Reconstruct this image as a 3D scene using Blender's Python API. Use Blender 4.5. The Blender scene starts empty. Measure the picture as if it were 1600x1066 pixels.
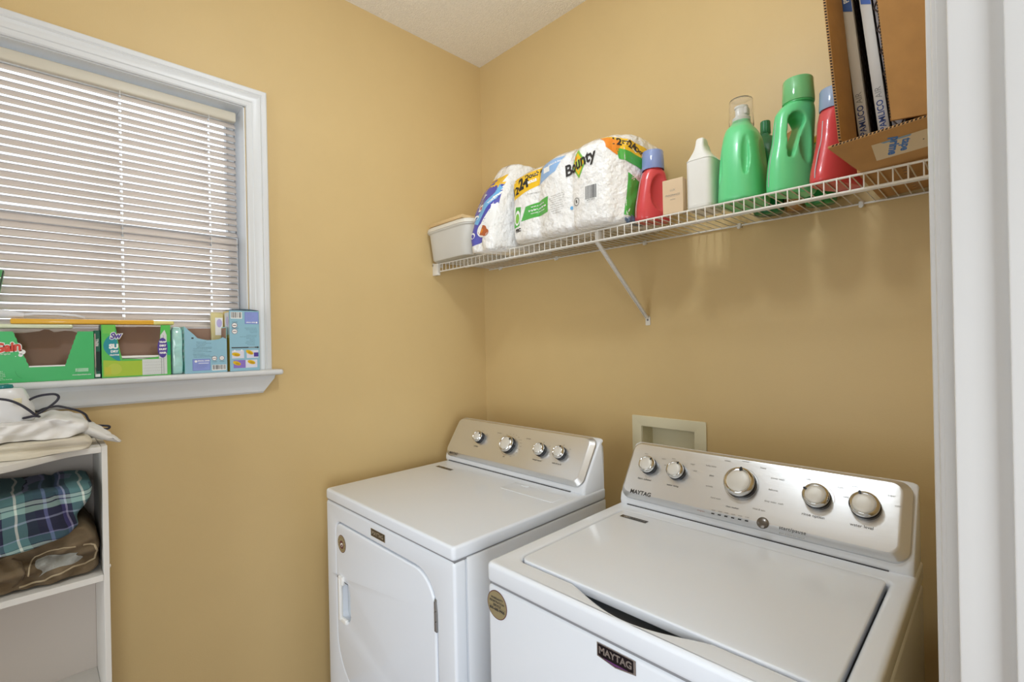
import bpy, bmesh, math, random
from mathutils import Vector, Matrix, noise
C = bpy.data.collections.new('laundry_room') if False else bpy.context.scene.collection
PI = math.pi
rnd = random.Random(7)

# ------------------------------------------------------------------ camera, world, lights, exposure
def camera():
    yaw, pitch, roll, f = math.radians(45.385), math.radians(0.018), math.radians(-1.165), 758.256
    fw = Vector((-math.sin(yaw)*math.cos(pitch), math.cos(yaw)*math.cos(pitch), math.sin(pitch)))
    rt = Vector((math.cos(yaw), math.sin(yaw), 0)); up = rt.cross(fw)
    r2 = rt*math.cos(roll) + up*math.sin(roll); u2 = up*math.cos(roll) - rt*math.sin(roll)
    cd = bpy.data.cameras.new('camera'); co = bpy.data.objects.new('camera', cd); C.objects.link(co)
    cd.sensor_width = 36; cd.lens = f*36/1600; cd.clip_start = .02; cd.clip_end = 60
    m = Matrix(((r2.x, u2.x, -fw.x, 1.8264), (r2.y, u2.y, -fw.y, -1.6136), (r2.z, u2.z, -fw.z, 1.4139), (0, 0, 0, 1)))
    co.matrix_world = m
    bpy.context.scene.camera = co
camera()
sc = bpy.context.scene
sc.view_settings.view_transform = 'Standard'; sc.view_settings.look = 'None'
sc.view_settings.gamma = 1; sc.view_settings.use_curve_mapping = False
sc.view_settings.exposure = -0.36
world = bpy.data.worlds.new('world'); sc.world = world; world.use_nodes = True
bg = world.node_tree.nodes['Background']; bg.inputs[0].default_value = (.86, .93, 1, 1); bg.inputs[1].default_value = 2.6

def lamp(name, kind, loc, power, color=(1, 1, 1), size=.1, size_y=None, aim=None, spread=None):
    l = bpy.data.lights.new(name, kind); o = bpy.data.objects.new(name, l); C.objects.link(o)
    o.location = loc; l.energy = power; l.color = color
    if kind == 'POINT': l.shadow_soft_size = size
    else:
        l.size = size
        if size_y: l.shape = 'RECTANGLE'; l.size_y = size_y
    if aim is not None: o.rotation_euler = (Vector(aim)-Vector(loc)).to_track_quat('-Z', 'Y').to_euler()
    return o
lamp('ceiling_lamp_light', 'POINT', (1.20, -1.05, 2.50), 20.5, (.82, .91, 1.0), .075)
lamp('hall_fill_light', 'AREA', (3.5, -2.40, 1.3), 70, (.87, .94, 1.0), 1.2, 1.2, (.6, -1.0, .9))  # added fill from beyond the doorway, no lamp known there
lamp('front_fill_light', 'AREA', (.86, -2.95, 1.15), 23, (.87, .94, 1.0), 1.1, 2.1, (.86, 0, 1.3))  # added fill behind the invented front opening, not real daylight

# ------------------------------------------------------------------ materials
def lin(c):
    if isinstance(c, str): c = [int(c[i:i+2], 16)/255 for i in (0, 2, 4)]
    return tuple((v/12.92 if v <= .04045 else ((v+.055)/1.055)**2.4) for v in c)
_m = {}
def mat(name, col, rough=.5, metal=0, coat=0, bump=None, var=0, trans=0, ior=1.45, sss=0, stretch=None, alpha=1, spec=.5, varscale=6):
    """bump=(scale, strength, distance)"""
    if name in _m: return _m[name]
    m = bpy.data.materials.new(name); m.use_nodes = True; nt = m.node_tree; b = nt.nodes['Principled BSDF']
    c = lin(col) if isinstance(col, str) else col
    b.inputs['Base Color'].default_value = (*c, 1); b.inputs['Roughness'].default_value = rough
    b.inputs['Metallic'].default_value = metal; b.inputs['Coat Weight'].default_value = coat; b.inputs['Coat Roughness'].default_value = .05
    b.inputs['Transmission Weight'].default_value = trans; b.inputs['IOR'].default_value = ior
    b.inputs['Alpha'].default_value = alpha; b.inputs['Specular IOR Level'].default_value = spec
    if sss: b.inputs['Subsurface Weight'].default_value = sss; b.inputs['Subsurface Radius'].default_value = (.02, .02, .02); b.inputs['Subsurface Scale'].default_value = .5
    L = nt.links.new; tc = nt.nodes.new('ShaderNodeTexCoord')
    mp = nt.nodes.new('ShaderNodeMapping'); L(tc.outputs['Object'], mp.inputs['Vector'])
    if stretch: mp.inputs['Scale'].default_value = stretch
    if bump:
        n = nt.nodes.new('ShaderNodeTexNoise'); n.inputs['Scale'].default_value = bump[0]; n.inputs['Detail'].default_value = 3
        L(mp.outputs[0], n.inputs['Vector'])
        bp = nt.nodes.new('ShaderNodeBump'); bp.inputs['Strength'].default_value = bump[1]; bp.inputs['Distance'].default_value = bump[2]
        L(n.outputs['Fac'], bp.inputs['Height']); L(bp.outputs[0], b.inputs['Normal'])
    if var:
        n = nt.nodes.new('ShaderNodeTexNoise'); n.inputs['Scale'].default_value = varscale; n.inputs['Detail'].default_value = 4
        L(mp.outputs[0], n.inputs['Vector'])
        r = nt.nodes.new('ShaderNodeValToRGB'); r.color_ramp.elements[0].position = .3; r.color_ramp.elements[1].position = .7
        r.color_ramp.elements[0].color = (*[v*(1-var) for v in c], 1); r.color_ramp.elements[1].color = (*[min(1, v*(1+var)) for v in c], 1)
        L(n.outputs['Fac'], r.inputs[0]); L(r.outputs[0], b.inputs['Base Color'])
    _m[name] = m; return m

WALL = mat('wall_paint_tan', 'd5ba86', .42, bump=(260, .12, .002), var=.012, spec=.4)
CEIL = mat('ceiling_popcorn', 'faf6ee', .9, bump=(150, .7, .005), var=.04, varscale=120)
TRIM = mat('trim_white', 'dcdee0', .3, spec=.5)
JAMB = mat('door_trim_paint', 'd6d5d4', .38, var=.012)
FLOOR = mat('floor_brown', '6e4a30', .4, var=.2, stretch=(1, 8, 1))
WHITE = mat('appliance_white', 'e9eef6', .15, coat=.04, spec=.25)
WSIDE = mat('appliance_white_side', 'e8ebf0', .22, coat=.1, spec=.4)
GROOVE = mat('dark_gap', '45464a', .6); SEAMG = mat('seam_grey', '8d8e92', .6)
STEEL = mat('brushed_steel', 'dcddde', .32, .84, bump=(260, .10, .0006), stretch=(.03, 1, 1))
CHROME = mat('chrome_ring', 'dddcda', .12, 1)
KNOBW = mat('knob_face_silver', 'd9d6cf', .45, .25)
KNOBD = mat('knob_black', '1c1d22', .35)
INK = mat('printed_dark_ink', '3a3838', .5)
INKL = mat('printed_grey_ink', '8d8a86', .5)
INKR = mat('printed_red_ink', 'a8705a', .5)
BLACK = mat('badge_black', '16141a', .25, coat=.5)
SILV = mat('badge_silver', 'c9c6c4', .25, .8)
GOLD = mat('sticker_gold', 'a89a76', .35, .3)
MAROON = mat('sticker_maroon', '6b3b3d', .5)
WIRE = mat('shelf_white_vinyl', 'e6e2da', .35)
SLAT = mat('blind_slat', 'd9cfc8', .4, trans=0)
RAIL = mat('blind_headrail', 'd4cdbd', .4)
GLASS = mat('window_glass', 'ffffff', .02, trans=1, ior=1.45)
BEIGE = mat('outlet_box_plastic', 'e4ddbf', .5)
CORR = mat('cardboard', 'b58a56', .8, var=.07, bump=(90, .15, .001), varscale=25)
CORRD = mat('cardboard_inside', 'a97b4b', .85, var=.06)
CORRE = mat('corrugated_edge_dark', '33261b', .9)
PRW = mat('print_white', 'f2f2f0', .5)
GREENB = mat('bottle_green', '6ddb95', .28, coat=.25, sss=.0)
GREENC = mat('cap_green_translucent', '86d893', .12, trans=.3, coat=.5)
REDB = mat('bottle_red', 'd84c50', .28, coat=.25)
BLUEC = mat('cap_blue_translucent', '93a6da', .12, trans=.2, coat=.5)
CLEARC = mat('cap_clear', 'ffffff', .05, trans=.95, ior=1.2)
WHITEB = mat('bottle_white', 'ecebe6', .35)
SEAM = mat('mould_line_grey', 'b9b4b9', .4)

# ------------------------------------------------------------------ tools
def tag(o, label=None, cat=None, group=None, kind=None):
    if label: o['label'] = label
    if cat: o['category'] = cat
    if group: o['group'] = group
    if kind: o['kind'] = kind
    return o
def empty(name, label, cat, loc=(0, 0, 0), rot=(0, 0, 0), group=None):
    o = bpy.data.objects.new(name, None); C.objects.link(o); o.empty_display_size = .05
    o.location = loc; o.rotation_euler = rot
    return tag(o, label, cat, group)
def link(name, me, mats, parent=None, smooth=None, loc=None, rot=None):
    if not isinstance(mats, (list, tuple)): mats = [mats]
    for m in mats:
        if m.name not in [x.name for x in me.materials if x]: me.materials.append(m)
    if smooth is not None and len(me.polygons):
        if smooth >= 180: me.shade_smooth()
        else:
            me.shade_smooth(); me.set_sharp_from_angle(angle=math.radians(smooth))
    o = bpy.data.objects.new(name, me); C.objects.link(o)
    if parent: o.parent = parent
    if loc: o.location = loc
    if rot: o.rotation_euler = rot
    return o
def bm_mesh(bm, name='m'):
    me = bpy.data.meshes.new(name); bmesh.ops.recalc_face_normals(bm, faces=bm.faces); bm.to_mesh(me); bm.free(); return me
def bbox(bm, a, b, bev=0, seg=2, M=None, mi=0):
    """box from corner a to corner b with bevelled edges"""
    t = bmesh.new()
    r = bmesh.ops.create_cube(t, size=1)
    for v in t.verts:
        v.co = Vector([(a[i]+b[i])/2 + v.co[i]*(b[i]-a[i]) for i in range(3)])
    if bev: bmesh.ops.bevel(t, geom=t.edges[:], offset=bev, segments=seg, profile=.5, affect='EDGES', clamp_overlap=True)
    merge(bm, t, M, mi)
def merge(bm, t, M=None, mi=0):
    bmesh.ops.recalc_face_normals(t, faces=t.faces)
    mp = {}
    for v in t.verts: mp[v] = bm.verts.new(M @ v.co if M else v.co)
    for f in t.faces:
        try:
            g = bm.faces.new([mp[v] for v in f.verts]); g.material_index = mi
        except ValueError: pass
    t.free()
def tube(bm, pts, r, seg=8, closed=False, mi=0, rads=None):
    pts = [Vector(p) for p in pts]; n = len(pts); rings = []; prev = None
    for i, p in enumerate(pts):
        a = pts[i-1] if (i > 0 or closed) else p; b = pts[(i+1) % n] if (i < n-1 or closed) else p
        t = (b-a).normalized()
        if prev is None:
            u = t.cross(Vector((0, 0, 1)) if abs(t.z) < .9 else Vector((1, 0, 0))).normalized()
        else: u = (prev - t*prev.dot(t)).normalized()
        prev = u; w = t.cross(u); rr = rads[i] if rads else r
        rings.append([bm.verts.new(p + (u*math.cos(2*PI*k/seg)+w*math.sin(2*PI*k/seg))*rr) for k in range(seg)])
    for i in range(n if closed else n-1):
        A, B = rings[i], rings[(i+1) % n]
        for k in range(seg):
            f = bm.faces.new((A[k], A[(k+1) % seg], B[(k+1) % seg], B[k])); f.material_index = mi
    if not closed:
        for R in (rings[0], rings[-1]):
            f = bm.faces.new(R); f.material_index = mi
def loft(bm, rings, cap=True, mi=0, closed_rings=False):
    R = [[bm.verts.new(p) for p in r] for r in rings]; n = len(R[0])
    for i in range(len(R)-1):
        for k in range(n):
            f = bm.faces.new((R[i][k], R[i][(k+1) % n], R[i+1][(k+1) % n], R[i+1][k])); f.material_index = mi
    if cap:
        for r in (R[0], R[-1]):
            f = bm.faces.new(r); f.material_index = mi
def superell(cx, cy, ax, ay, z, e=2.0, n=40):
    out = []
    for k in range(n):
        t = 2*PI*k/n; c, s = math.cos(t), math.sin(t)
        out.append(Vector((cx+ax*math.copysign(abs(c)**(2/e), c), cy+ay*math.copysign(abs(s)**(2/e), s), z)))
    return out
def lathe(bm, prof, M=None, seg=32, mi=0, cap=True):
    """prof = [(r, z)...] around z axis"""
    t = bmesh.new()
    loft(t, [[Vector((r*math.cos(2*PI*k/seg), r*math.sin(2*PI*k/seg), z)) for k in range(seg)] for r, z in prof], cap)
    merge(bm, t, M, mi)
def rrect(x0, y0, x1, y1, r, seg=6):
    """rounded rectangle, r one radius or (bl, br, tr, tl)"""
    if not isinstance(r, (tuple, list)): r = (r,)*4
    out = []
    for (cx, cy, rr, a0) in ((x0+r[0], y0+r[0], r[0], PI), (x1-r[1], y0+r[1], r[1], 1.5*PI), (x1-r[2], y1-r[2], r[2], 0), (x0+r[3], y1-r[3], r[3], .5*PI)):
        for k in range(seg+1):
            a = a0+PI/2*k/seg; out.append((cx+rr*math.cos(a), cy+rr*math.sin(a)))
    return out
def plate(loops, thick, bev=0, seg=3):
    """flat plate from 2D loops (first outer, rest holes), extruded 0..thick in z, rounded edges; returns mesh"""
    cu = bpy.data.curves.new('p', 'CURVE'); cu.dimensions = '2D'; cu.fill_mode = 'BOTH'
    for lp in loops:
        s = cu.splines.new('POLY'); s.points.add(len(lp)-1); s.use_cyclic_u = True
        for i, p in enumerate(lp): s.points[i].co = (p[0], p[1], 0, 1)
    cu.extrude = max(thick/2-bev, 1e-5); cu.bevel_depth = bev; cu.bevel_resolution = seg; cu.offset = -bev
    o = bpy.data.objects.new('p', cu); me = bpy.data.meshes.new_from_object(o)
    bpy.data.objects.remove(o); bpy.data.curves.remove(cu); me.materials.clear()
    for v in me.vertices: v.co.z += thick/2
    b = bmesh.new(); b.from_mesh(me); bmesh.ops.remove_doubles(b, verts=b.verts, dist=1e-6); b.to_mesh(me); b.free()
    return me
def frame(O, X, Y, N=None):
    X = Vector(X).normalized(); Y = Vector(Y).normalized(); N = X.cross(Y) if N is None else Vector(N).normalized(); O = Vector(O)
    return Matrix(((X.x, Y.x, N.x, O.x), (X.y, Y.y, N.y, O.y), (X.z, Y.z, N.z, O.z), (0, 0, 0, 1)))
_tx = {}
def text_poly(body, size, bold=0, shear=0, space=1):
    key = (body, size, bold, shear, space)
    if key not in _tx:
        cu = bpy.data.curves.new('t', 'FONT'); cu.body = body; cu.size = size; cu.offset = bold; cu.shear = shear
        cu.align_x = 'CENTER'; cu.align_y = 'CENTER'; cu.space_character = space; cu.resolution_u = 3; cu.fill_mode = 'FRONT'
        cu.dimensions = '2D'
        o = bpy.data.objects.new('t', cu); me = bpy.data.meshes.new_from_object(o)
        _tx[key] = ([tuple(v.co[:2]) for v in me.vertices], [tuple(p.vertices) for p in me.polygons])
        bpy.data.objects.remove(o); bpy.data.curves.remove(cu); bpy.data.meshes.remove(me)
    return _tx[key]
class Print:
    """ink and labels lying on a surface: fn(u, v, n) -> point"""
    def __init__(s, fn):
        s.fn = fn if callable(fn) else (lambda u, v, n, M=fn: M @ Vector((u, v, n)))
        s.bm = bmesh.new(); s.mats = []; s.l = .0003
    def mi(s, m):
        if m not in s.mats: s.mats.append(m)
        return s.mats.index(m)
    def poly(s, pts, m, lay=1):
        vs = [s.bm.verts.new(s.fn(u, v, lay*s.l)) for u, v in pts]; f = s.bm.faces.new(vs); f.material_index = s.mi(m)
    def rect(s, u0, v0, u1, v1, m, lay=1, nu=1, nv=1):
        g = [[s.bm.verts.new(s.fn(u0+(u1-u0)*i/nu, v0+(v1-v0)*j/nv, lay*s.l)) for j in range(nv+1)] for i in range(nu+1)]
        k = s.mi(m)
        for i in range(nu):
            for j in range(nv): s.bm.faces.new((g[i][j], g[i+1][j], g[i+1][j+1], g[i][j+1])).material_index = k
    def grid(s, f2, m, lay=1, nu=8, nv=8):
        """patch given by f2(a, b) -> (u, v) for a, b in 0..1"""
        g = [[s.bm.verts.new(s.fn(*f2(i/nu, j/nv), lay*s.l)) for j in range(nv+1)] for i in range(nu+1)]; k = s.mi(m)
        for i in range(nu):
            for j in range(nv): s.bm.faces.new((g[i][j], g[i+1][j], g[i+1][j+1], g[i][j+1])).material_index = k
    def disc(s, u, v, r, m, lay=1, ry=None, n=24, rot=0):
        ry = ry or r; c, t = math.cos(rot), math.sin(rot)
        s.poly([(u+c*r*math.cos(2*PI*k/n)-t*ry*math.sin(2*PI*k/n), v+t*r*math.cos(2*PI*k/n)+c*ry*math.sin(2*PI*k/n)) for k in range(n)], m, lay)
    def ring(s, u, v, r, w, m, lay=1, n=28, a0=0, a1=2*PI):
        k = s.mi(m)
        P = [[s.bm.verts.new(s.fn(u+q*math.cos(a0+(a1-a0)*i/n), v+q*math.sin(a0+(a1-a0)*i/n), lay*s.l)) for q in (r-w/2, r+w/2)] for i in range(n+1)]
        for i in range(n): s.bm.faces.new((P[i][0], P[i][1], P[i+1][1], P[i+1][0])).material_index = k
    def text(s, body, u, v, size, m, lay=2, bold=0, shear=0, rot=0, sx=1, space=1):
        V, F = text_poly(body, size, bold, shear, space); c, t = math.cos(rot), math.sin(rot); k = s.mi(m)
        vs = [s.bm.verts.new(s.fn(u+c*x*sx-t*y, v+t*x*sx+c*y, lay*s.l)) for x, y in V]
        for f in F:
            try: s.bm.faces.new([vs[i] for i in f]).material_index = k
            except ValueError: pass
    def build(s, name, parent, label=None):
        me = bpy.data.meshes.new(name); s.bm.to_mesh(me); s.bm.free()
        o = link(name, me, s.mats, parent)
        if label: o['label'] = label
        return o
def boolean(me, cutters, voxel=None, smooth=0):
    o = bpy.data.objects.new('b', me); C.objects.link(o); tmp = [o]
    for c in cutters:
        co = bpy.data.objects.new('c', c); C.objects.link(co); tmp.append(co)
        m = o.modifiers.new('b', 'BOOLEAN'); m.operation = 'DIFFERENCE'; m.object = co; m.solver = 'EXACT'
    if voxel:
        m = o.modifiers.new('r', 'REMESH'); m.mode = 'VOXEL'; m.voxel_size = voxel
    if smooth:
        m = o.modifiers.new('s', 'SMOOTH'); m.iterations = smooth; m.factor = .5
    dg = bpy.context.evaluated_depsgraph_get(); dg.update()
    r = bpy.data.meshes.new_from_object(o.evaluated_get(dg))
    for t in tmp:
        d = t.data; bpy.data.objects.remove(t)
    return r
from mathutils.bvhtree import BVHTree
def projector(me, O, X, Y):
    """fn(u, v, n): the point of the mesh met looking along -(X x Y) through the plane O + uX + vY"""
    bv = BVHTree.FromPolygons([v.co.copy() for v in me.vertices], [tuple(p.vertices) for p in me.polygons])
    O, X, Y = Vector(O), Vector(X).normalized(), Vector(Y).normalized(); N = X.cross(Y)
    def fn(u, v, n):
        q = O+X*u+Y*v; h, nn, i, d = bv.ray_cast(q+N*.5, -N)
        if h is None:
            h, nn, i, d = bv.find_nearest(q)
        if nn.dot(N) < 0: nn = -nn
        return h + nn*(n*1.4+.0003)
    return fn
def sphere_mesh(c, r, n=24):
    bm = bmesh.new(); bmesh.ops.create_uvsphere(bm, u_segments=n, v_segments=n//2, radius=1)
    for v in bm.verts: v.co = Vector((c[0]+v.co.x*r[0], c[1]+v.co.y*r[1], c[2]+v.co.z*r[2]))
    return bm_mesh(bm)

# ------------------------------------------------------------------ the room
H = 2.788; RX = 1.798; FY = -2.75
def struct(name, me, m, parent=None, smooth=None, label=None):
    o = link(name, me, m, parent, smooth)
    if parent is None: tag(o, label, None, None, 'structure')
    return o
b = bmesh.new(); bbox(b, (-.15, -4.3, -.05), (4.3, .12, 0)); struct('floor', bm_mesh(b), FLOOR, label='brown floor mostly hidden behind the appliances')
b = bmesh.new(); bbox(b, (-.15, -4.2, H), (4.3, .12, H+.05)); struct('ceiling', bm_mesh(b), CEIL, label='textured off-white ceiling')
# window wall, plane x=0: hole y in [-2.05,-1.092], z in [1.31, 2.232]
WY0, WY1, WZ0, WZ1 = -2.05, -1.086, 1.312, 2.239
b = bmesh.new()
bbox(b, (-.13, FY, 0), (0, .12, WZ0)); bbox(b, (-.13, FY, WZ1), (0, .12, H)); bbox(b, (-.13, FY, WZ0), (0, WY0, WZ1)); bbox(b, (-.13, WY1, WZ0), (0, .12, WZ1))
struct('wall_left', bm_mesh(b), WALL, label='tan painted wall with the window')
# back wall, plane y=0, hole for the outlet box
OX0, OX1, OZ0, OZ1 = .872, 1.078, .955, 1.09
b = bmesh.new()
bbox(b, (0, 0, 0), (RX, .12, OZ0)); bbox(b, (0, 0, OZ1), (RX, .12, H)); bbox(b, (0, 0, OZ0), (OX0, .12, OZ1)); bbox(b, (OX1, 0, OZ0), (RX, .12, OZ1))
struct('wall_back', bm_mesh(b), WALL, label='tan painted wall behind the appliances')
# right wall with the doorway the camera stands in (y -1.93 .. -1.0)
DY0, DY1 = -1.95, -1.0
b = bmesh.new()
bbox(b, (RX, DY1, 0), (RX+.115, .12, H)); bbox(b, (RX, FY, 0), (RX+.115, DY0, H)); bbox(b, (RX, DY0, 2.08), (RX+.115, DY1, H))
struct('wall_right', bm_mesh(b), WALL, label='tan painted wall holding the doorway')
b = bmesh.new(); bbox(b, (-.13, FY-.1, 0), (.30, FY, H)); bbox(b, (1.42, FY-.1, 0), (RX+.115, FY, H)); bbox(b, (.30, FY-.1, 2.15), (1.42, FY, H)); struct('wall_front', bm_mesh(b), WALL, label='tan painted wall facing the appliances, opening added for fill light')  # opening invented so the fill behind it reaches the room
HALLP = mat('added_wall_paint', 'd9d6ce', .6)
for nm, a, c in (('added_wall_hall_far', (4.2, -4.2, 0), (4.3, .12, H)), ('added_wall_hall_back', (RX+.115, 0, 0), (4.2, .12, H)), ('added_wall_rear_far', (-.13, -4.3, 0), (4.3, -4.2, H)), ('added_wall_rear_left', (-.13, -4.2, 0), (0, FY-.1, H))):  # unseen walls added to shut out the world light
    b = bmesh.new(); bbox(b, a, c); struct(nm, bm_mesh(b), HALLP, label='pale unseen wall added to keep outside light out')
for nm, a, c in (('baseboard_back', (0, -.012, 0), (RX, 0, .09)), ('baseboard_left', (0, FY, 0), (.012, -.012, .09))):
    b = bmesh.new(); bbox(b, a, c, .003); struct(nm, bm_mesh(b), TRIM, label='white baseboard')
# door_1: casing, jamb and stop of the doorway
d = empty('door_1', 'white painted door casing and jamb at the right edge', None); d['kind'] = 'structure'; del d['label']
d['label'] = 'white painted door casing and jamb at the right edge'
CX = RX-.017
b = bmesh.new()
def casing_leg(b, y0, s):
    bbox(b, (CX, y0, 0), (RX-.0005, y0+s*.058, 2.14), .003); bbox(b, (CX-.007, y0+s*.040, 0), (CX+.002, y0+s*.058, 2.14), .003); bbox(b, (CX+.004, y0-s*.002, 0), (RX-.0005, y0+s*.004, 2.14), .001)
casing_leg(b, DY1+.006, 1); casing_leg(b, DY0-.006, -1); bbox(b, (CX, DY0-.06, 2.086), (RX-.0005, DY1+.06, 2.144), .003)
link('casing', bm_mesh(b), JAMB, d, 30)
b = bmesh.new()
bbox(b, (RX-.004, DY1-.018, 0), (RX+.119, DY1, 2.08), .002); bbox(b, (RX-.004, DY0, 0), (RX+.119, DY0+.018, 2.08), .002); bbox(b, (RX-.004, DY0, 2.062), (RX+.119, DY1, 2.08), .002)
link('jamb', bm_mesh(b), JAMB, d, 30)
b = bmesh.new(); bbox(b, (RX+.032, DY1-.030, 0), (RX+.09, DY1-.018, 2.062), .002); bbox(b, (RX+.032, DY0+.018, 0), (RX+.09, DY0+.03, 2.062), .002)
link('stop', bm_mesh(b), JAMB, d, 30)

# window_1
w = empty('window_1', 'white double-hung window on the left wall', None); w['kind'] = 'structure'
def casing_profile():  # (offset from inner edge, protrusion)
    return [(o_*.91, p_) for o_, p_ in [(0, .0), (0, .010), (.004, .013), (.018, .013), (.021, .0155), (.034, .016), (.046, .021), (.050, .0185), (.054, .021), (.066, .022), (.070, .020), (.071, 0)]]
b = bmesh.new(); prof = casing_profile()
path = [(WY1+.004, 1.332, (1, 0)), (WY1+.004, WZ1, (1, 1)), (WY0-.004, WZ1, (-1, 1)), (WY0-.004, 1.332, (-1, 0))]
R = [[b.verts.new((p, y+o*dr[0], z+o*dr[1])) for o, p in prof] for y, z, dr in path]
for i in range(3):
    for k in range(len(prof)-1): b.faces.new((R[i][k], R[i][k+1], R[i+1][k+1], R[i+1][k]))
for r in (R[0], R[-1]): b.faces.new(r)
link('window_casing', bm_mesh(b), TRIM, w, 25)
b = bmesh.new()  # jamb liner
bbox(b, (-.128, WY1-.003, WZ0), (.002, WY1+.001, WZ1)); bbox(b, (-.128, WY0-.001, WZ0), (.002, WY0+.003, WZ1)); bbox(b, (-.128, WY0, WZ1-.003), (.002, WY1, WZ1+.001))
link('window_jamb', bm_mesh(b), TRIM, w)
b = bmesh.new(); bbox(b, (-.128, WY0+.001, 1.314), (.012, WY1-.001, 1.333), .002); bbox(b, (.0005, WY0-.1, 1.314), (.062, -.992, 1.333), .008, 4)
link('window_stool', bm_mesh(b), TRIM, w, 40)
b = bmesh.new()
for i, (z0, z1, x0, x1, c0, c1) in enumerate([(1.300, 1.3135, .030, .030, 0, .004), (1.258, 1.300, .017, .028, .004, .034), (1.252, 1.258, .012, .017, .034, .036)]):
    ya, yb = -1.010-c1, -1.010-c0; yc, yd = WY0-.07+c1, WY0-.07+c0
    vs = [b.verts.new(p) for p in ((0, ya, z0), (x0, ya, z0), (x1, yb, z1), (0, yb, z1), (0, yc, z0), (x0, yc, z0), (x1, yd, z1), (0, yd, z1))]
    for f in ((0, 1, 2, 3), (4, 5, 6, 7), (0, 1, 5, 4), (1, 2, 6, 5), (2, 3, 7, 6)): b.faces.new([vs[k] for k in f])
link('window_apron', bm_mesh(b), TRIM, w, 20)
def sash(nm, x, z0, z1):
    y0, y1 = WY0+.004, WY1-.004; b = bmesh.new(); t = .026
    bbox(b, (x-.02, y0, z0), (x+.012, y1, z0+t), .002); bbox(b, (x-.02, y0, z1-t), (x+.012, y1, z1), .002)
    bbox(b, (x-.02, y0, z0+t), (x+.012, y0+t, z1-t), .002); bbox(b, (x-.02, y1-t, z0+t), (x+.012, y1, z1-t), .002)
    o = link(nm, bm_mesh(b), TRIM, w)
    b = bmesh.new(); bbox(b, (x-.006, y0+t, z0+t), (x-.003, y1-t, z1-t)); link('pane', bm_mesh(b), GLASS, o)
sash('sash', -.115, 1.765, WZ1-.004); sash('sash', -.09, 1.334, 1.80)

# window blind
bl = empty('window_blind', 'cream horizontal mini blind, slats nearly closed, inside the window', 'blind', (-.043, (WY0+WY1)/2, 2.212))
by0, by1 = WY0+.016, WY1-.016; bw = (by1-by0)/2
b = bmesh.new(); bbox(b, (-.012, -bw, -.021), (.014, bw, .012), .005, 3); link('headrail', bm_mesh(b), RAIL, bl, 40)
b = bmesh.new(); pitch = .0222; ns = 36
z = -.034
for i in range(ns):
    zc = z - i*pitch; bend = .0
    tilt = math.radians(55 + rnd.uniform(-1.5, 1.5))
    if i == 17: tilt = math.radians(44)
    if i in (18, 19, 20): tilt = math.radians(62)
    if i == 29: tilt = math.radians(42)
    dz0, dz1 = rnd.uniform(-.001, .001), rnd.uniform(-.001, .001)
    prev = None; cords = (bw-.082, bw-.315, -bw+.085)
    st = sorted([-bw+.002+(2*bw-.004)*q/6 for q in range(7)]+[c_+h_ for c_ in cords for h_ in (-.0032, .0032)])
    for yy in st:
        f_ = (yy+bw)/(2*bw); off = dz0+(dz1-dz0)*f_
        col = []
        for k in range(7):
            kk = (0, .25, .36, .5, .64, .75, 1)[k]
            a = (kk-.5)*.0255; cr = .0016*(1-(2*kk-1)**2)
            col.append(b.verts.new((-a*math.cos(tilt)+cr*math.sin(tilt), yy, zc+off+a*math.sin(tilt)+cr*math.cos(tilt))))
        if prev:
            hole_ = any(abs((yy+py_)/2-c_) < .0005 for c_ in cords)
            for k in range(6):
                if hole_ and k in (2, 3, 4): continue
                b.faces.new((prev[k], prev[k+1], col[k+1], col[k]))
        prev = col; py_ = yy
me = bm_mesh(b); o = link('slats', me, SLAT, bl, 180); sm = o.modifiers.new('s', 'SOLIDIFY'); sm.thickness = .0006
b = bmesh.new(); bbox(b, (-.010, -bw+.002, z-ns*pitch-.004), (.010, bw-.002, z-ns*pitch+.008), .003); link('bottom_rail', bm_mesh(b), RAIL, bl, 40)
for yy in (bw-.082, bw-.315, -bw+.085):
    b = bmesh.new()
    tube(b, [(.0125, yy, -.018), (.0125, yy, z-ns*pitch)], .0006, 5); tube(b, [(-.0125, yy, -.018), (-.0125, yy, z-ns*pitch)], .0006, 5)
    link('ladder_cord', bm_mesh(b), PRW, bl)

# ceiling light (above the frame of the photo, lights the room)
cl = empty('ceiling_light', 'round white ceiling light fixture in the middle of the room', 'light', (1.22, -1.05, H))
b = bmesh.new(); lathe(b, [(.10, -.001), (.10, -.02), (.06, -.035), (.03, -.04), (.03, -.07), (.02, -.07)]); link('fixture_base', bm_mesh(b), TRIM, cl, 40)

# washing machine outlet box in the wall
ob = empty('washer_outlet_box', 'cream plastic washer outlet box recessed in the wall', 'outlet box', (.975, 0, 1.02))
me = plate([rrect(-.141, -.095, .143, .107, .004), rrect(-.102, -.063, .101, .069, .004)], .005, .0015, 2)
link('face_frame', me, BEIGE, ob, 40, (0, -.0001, 0), (PI/2, 0, 0))
b = bmesh.new(); x0, x1, z0, z1, dp = -.1025, .1025, -.0645, .0695, .075
for a, c in (((x0, 0, z0), (x0+.002, dp, z1)), ((x1-.002, 0, z0), (x1, dp, z1)), ((x0, 0, z0), (x1, dp, z0+.002)), ((x0, 0, z1-.002), (x1, dp, z1)), ((x0, dp-.002, z0), (x1, dp, z1))): bbox(b, a, c)
link('recess', bm_mesh(b), BEIGE, ob)
for dx in (-.05, .05):
    b = bmesh.new(); lathe(b, [(.011, 0), (.011, .03), (.007, .034), (.007, .05)], Matrix.Translation((dx, .04, -.062)))
    link('valve', bm_mesh(b), mat('brass', 'b09454', .3, .9), ob, 40)

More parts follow.
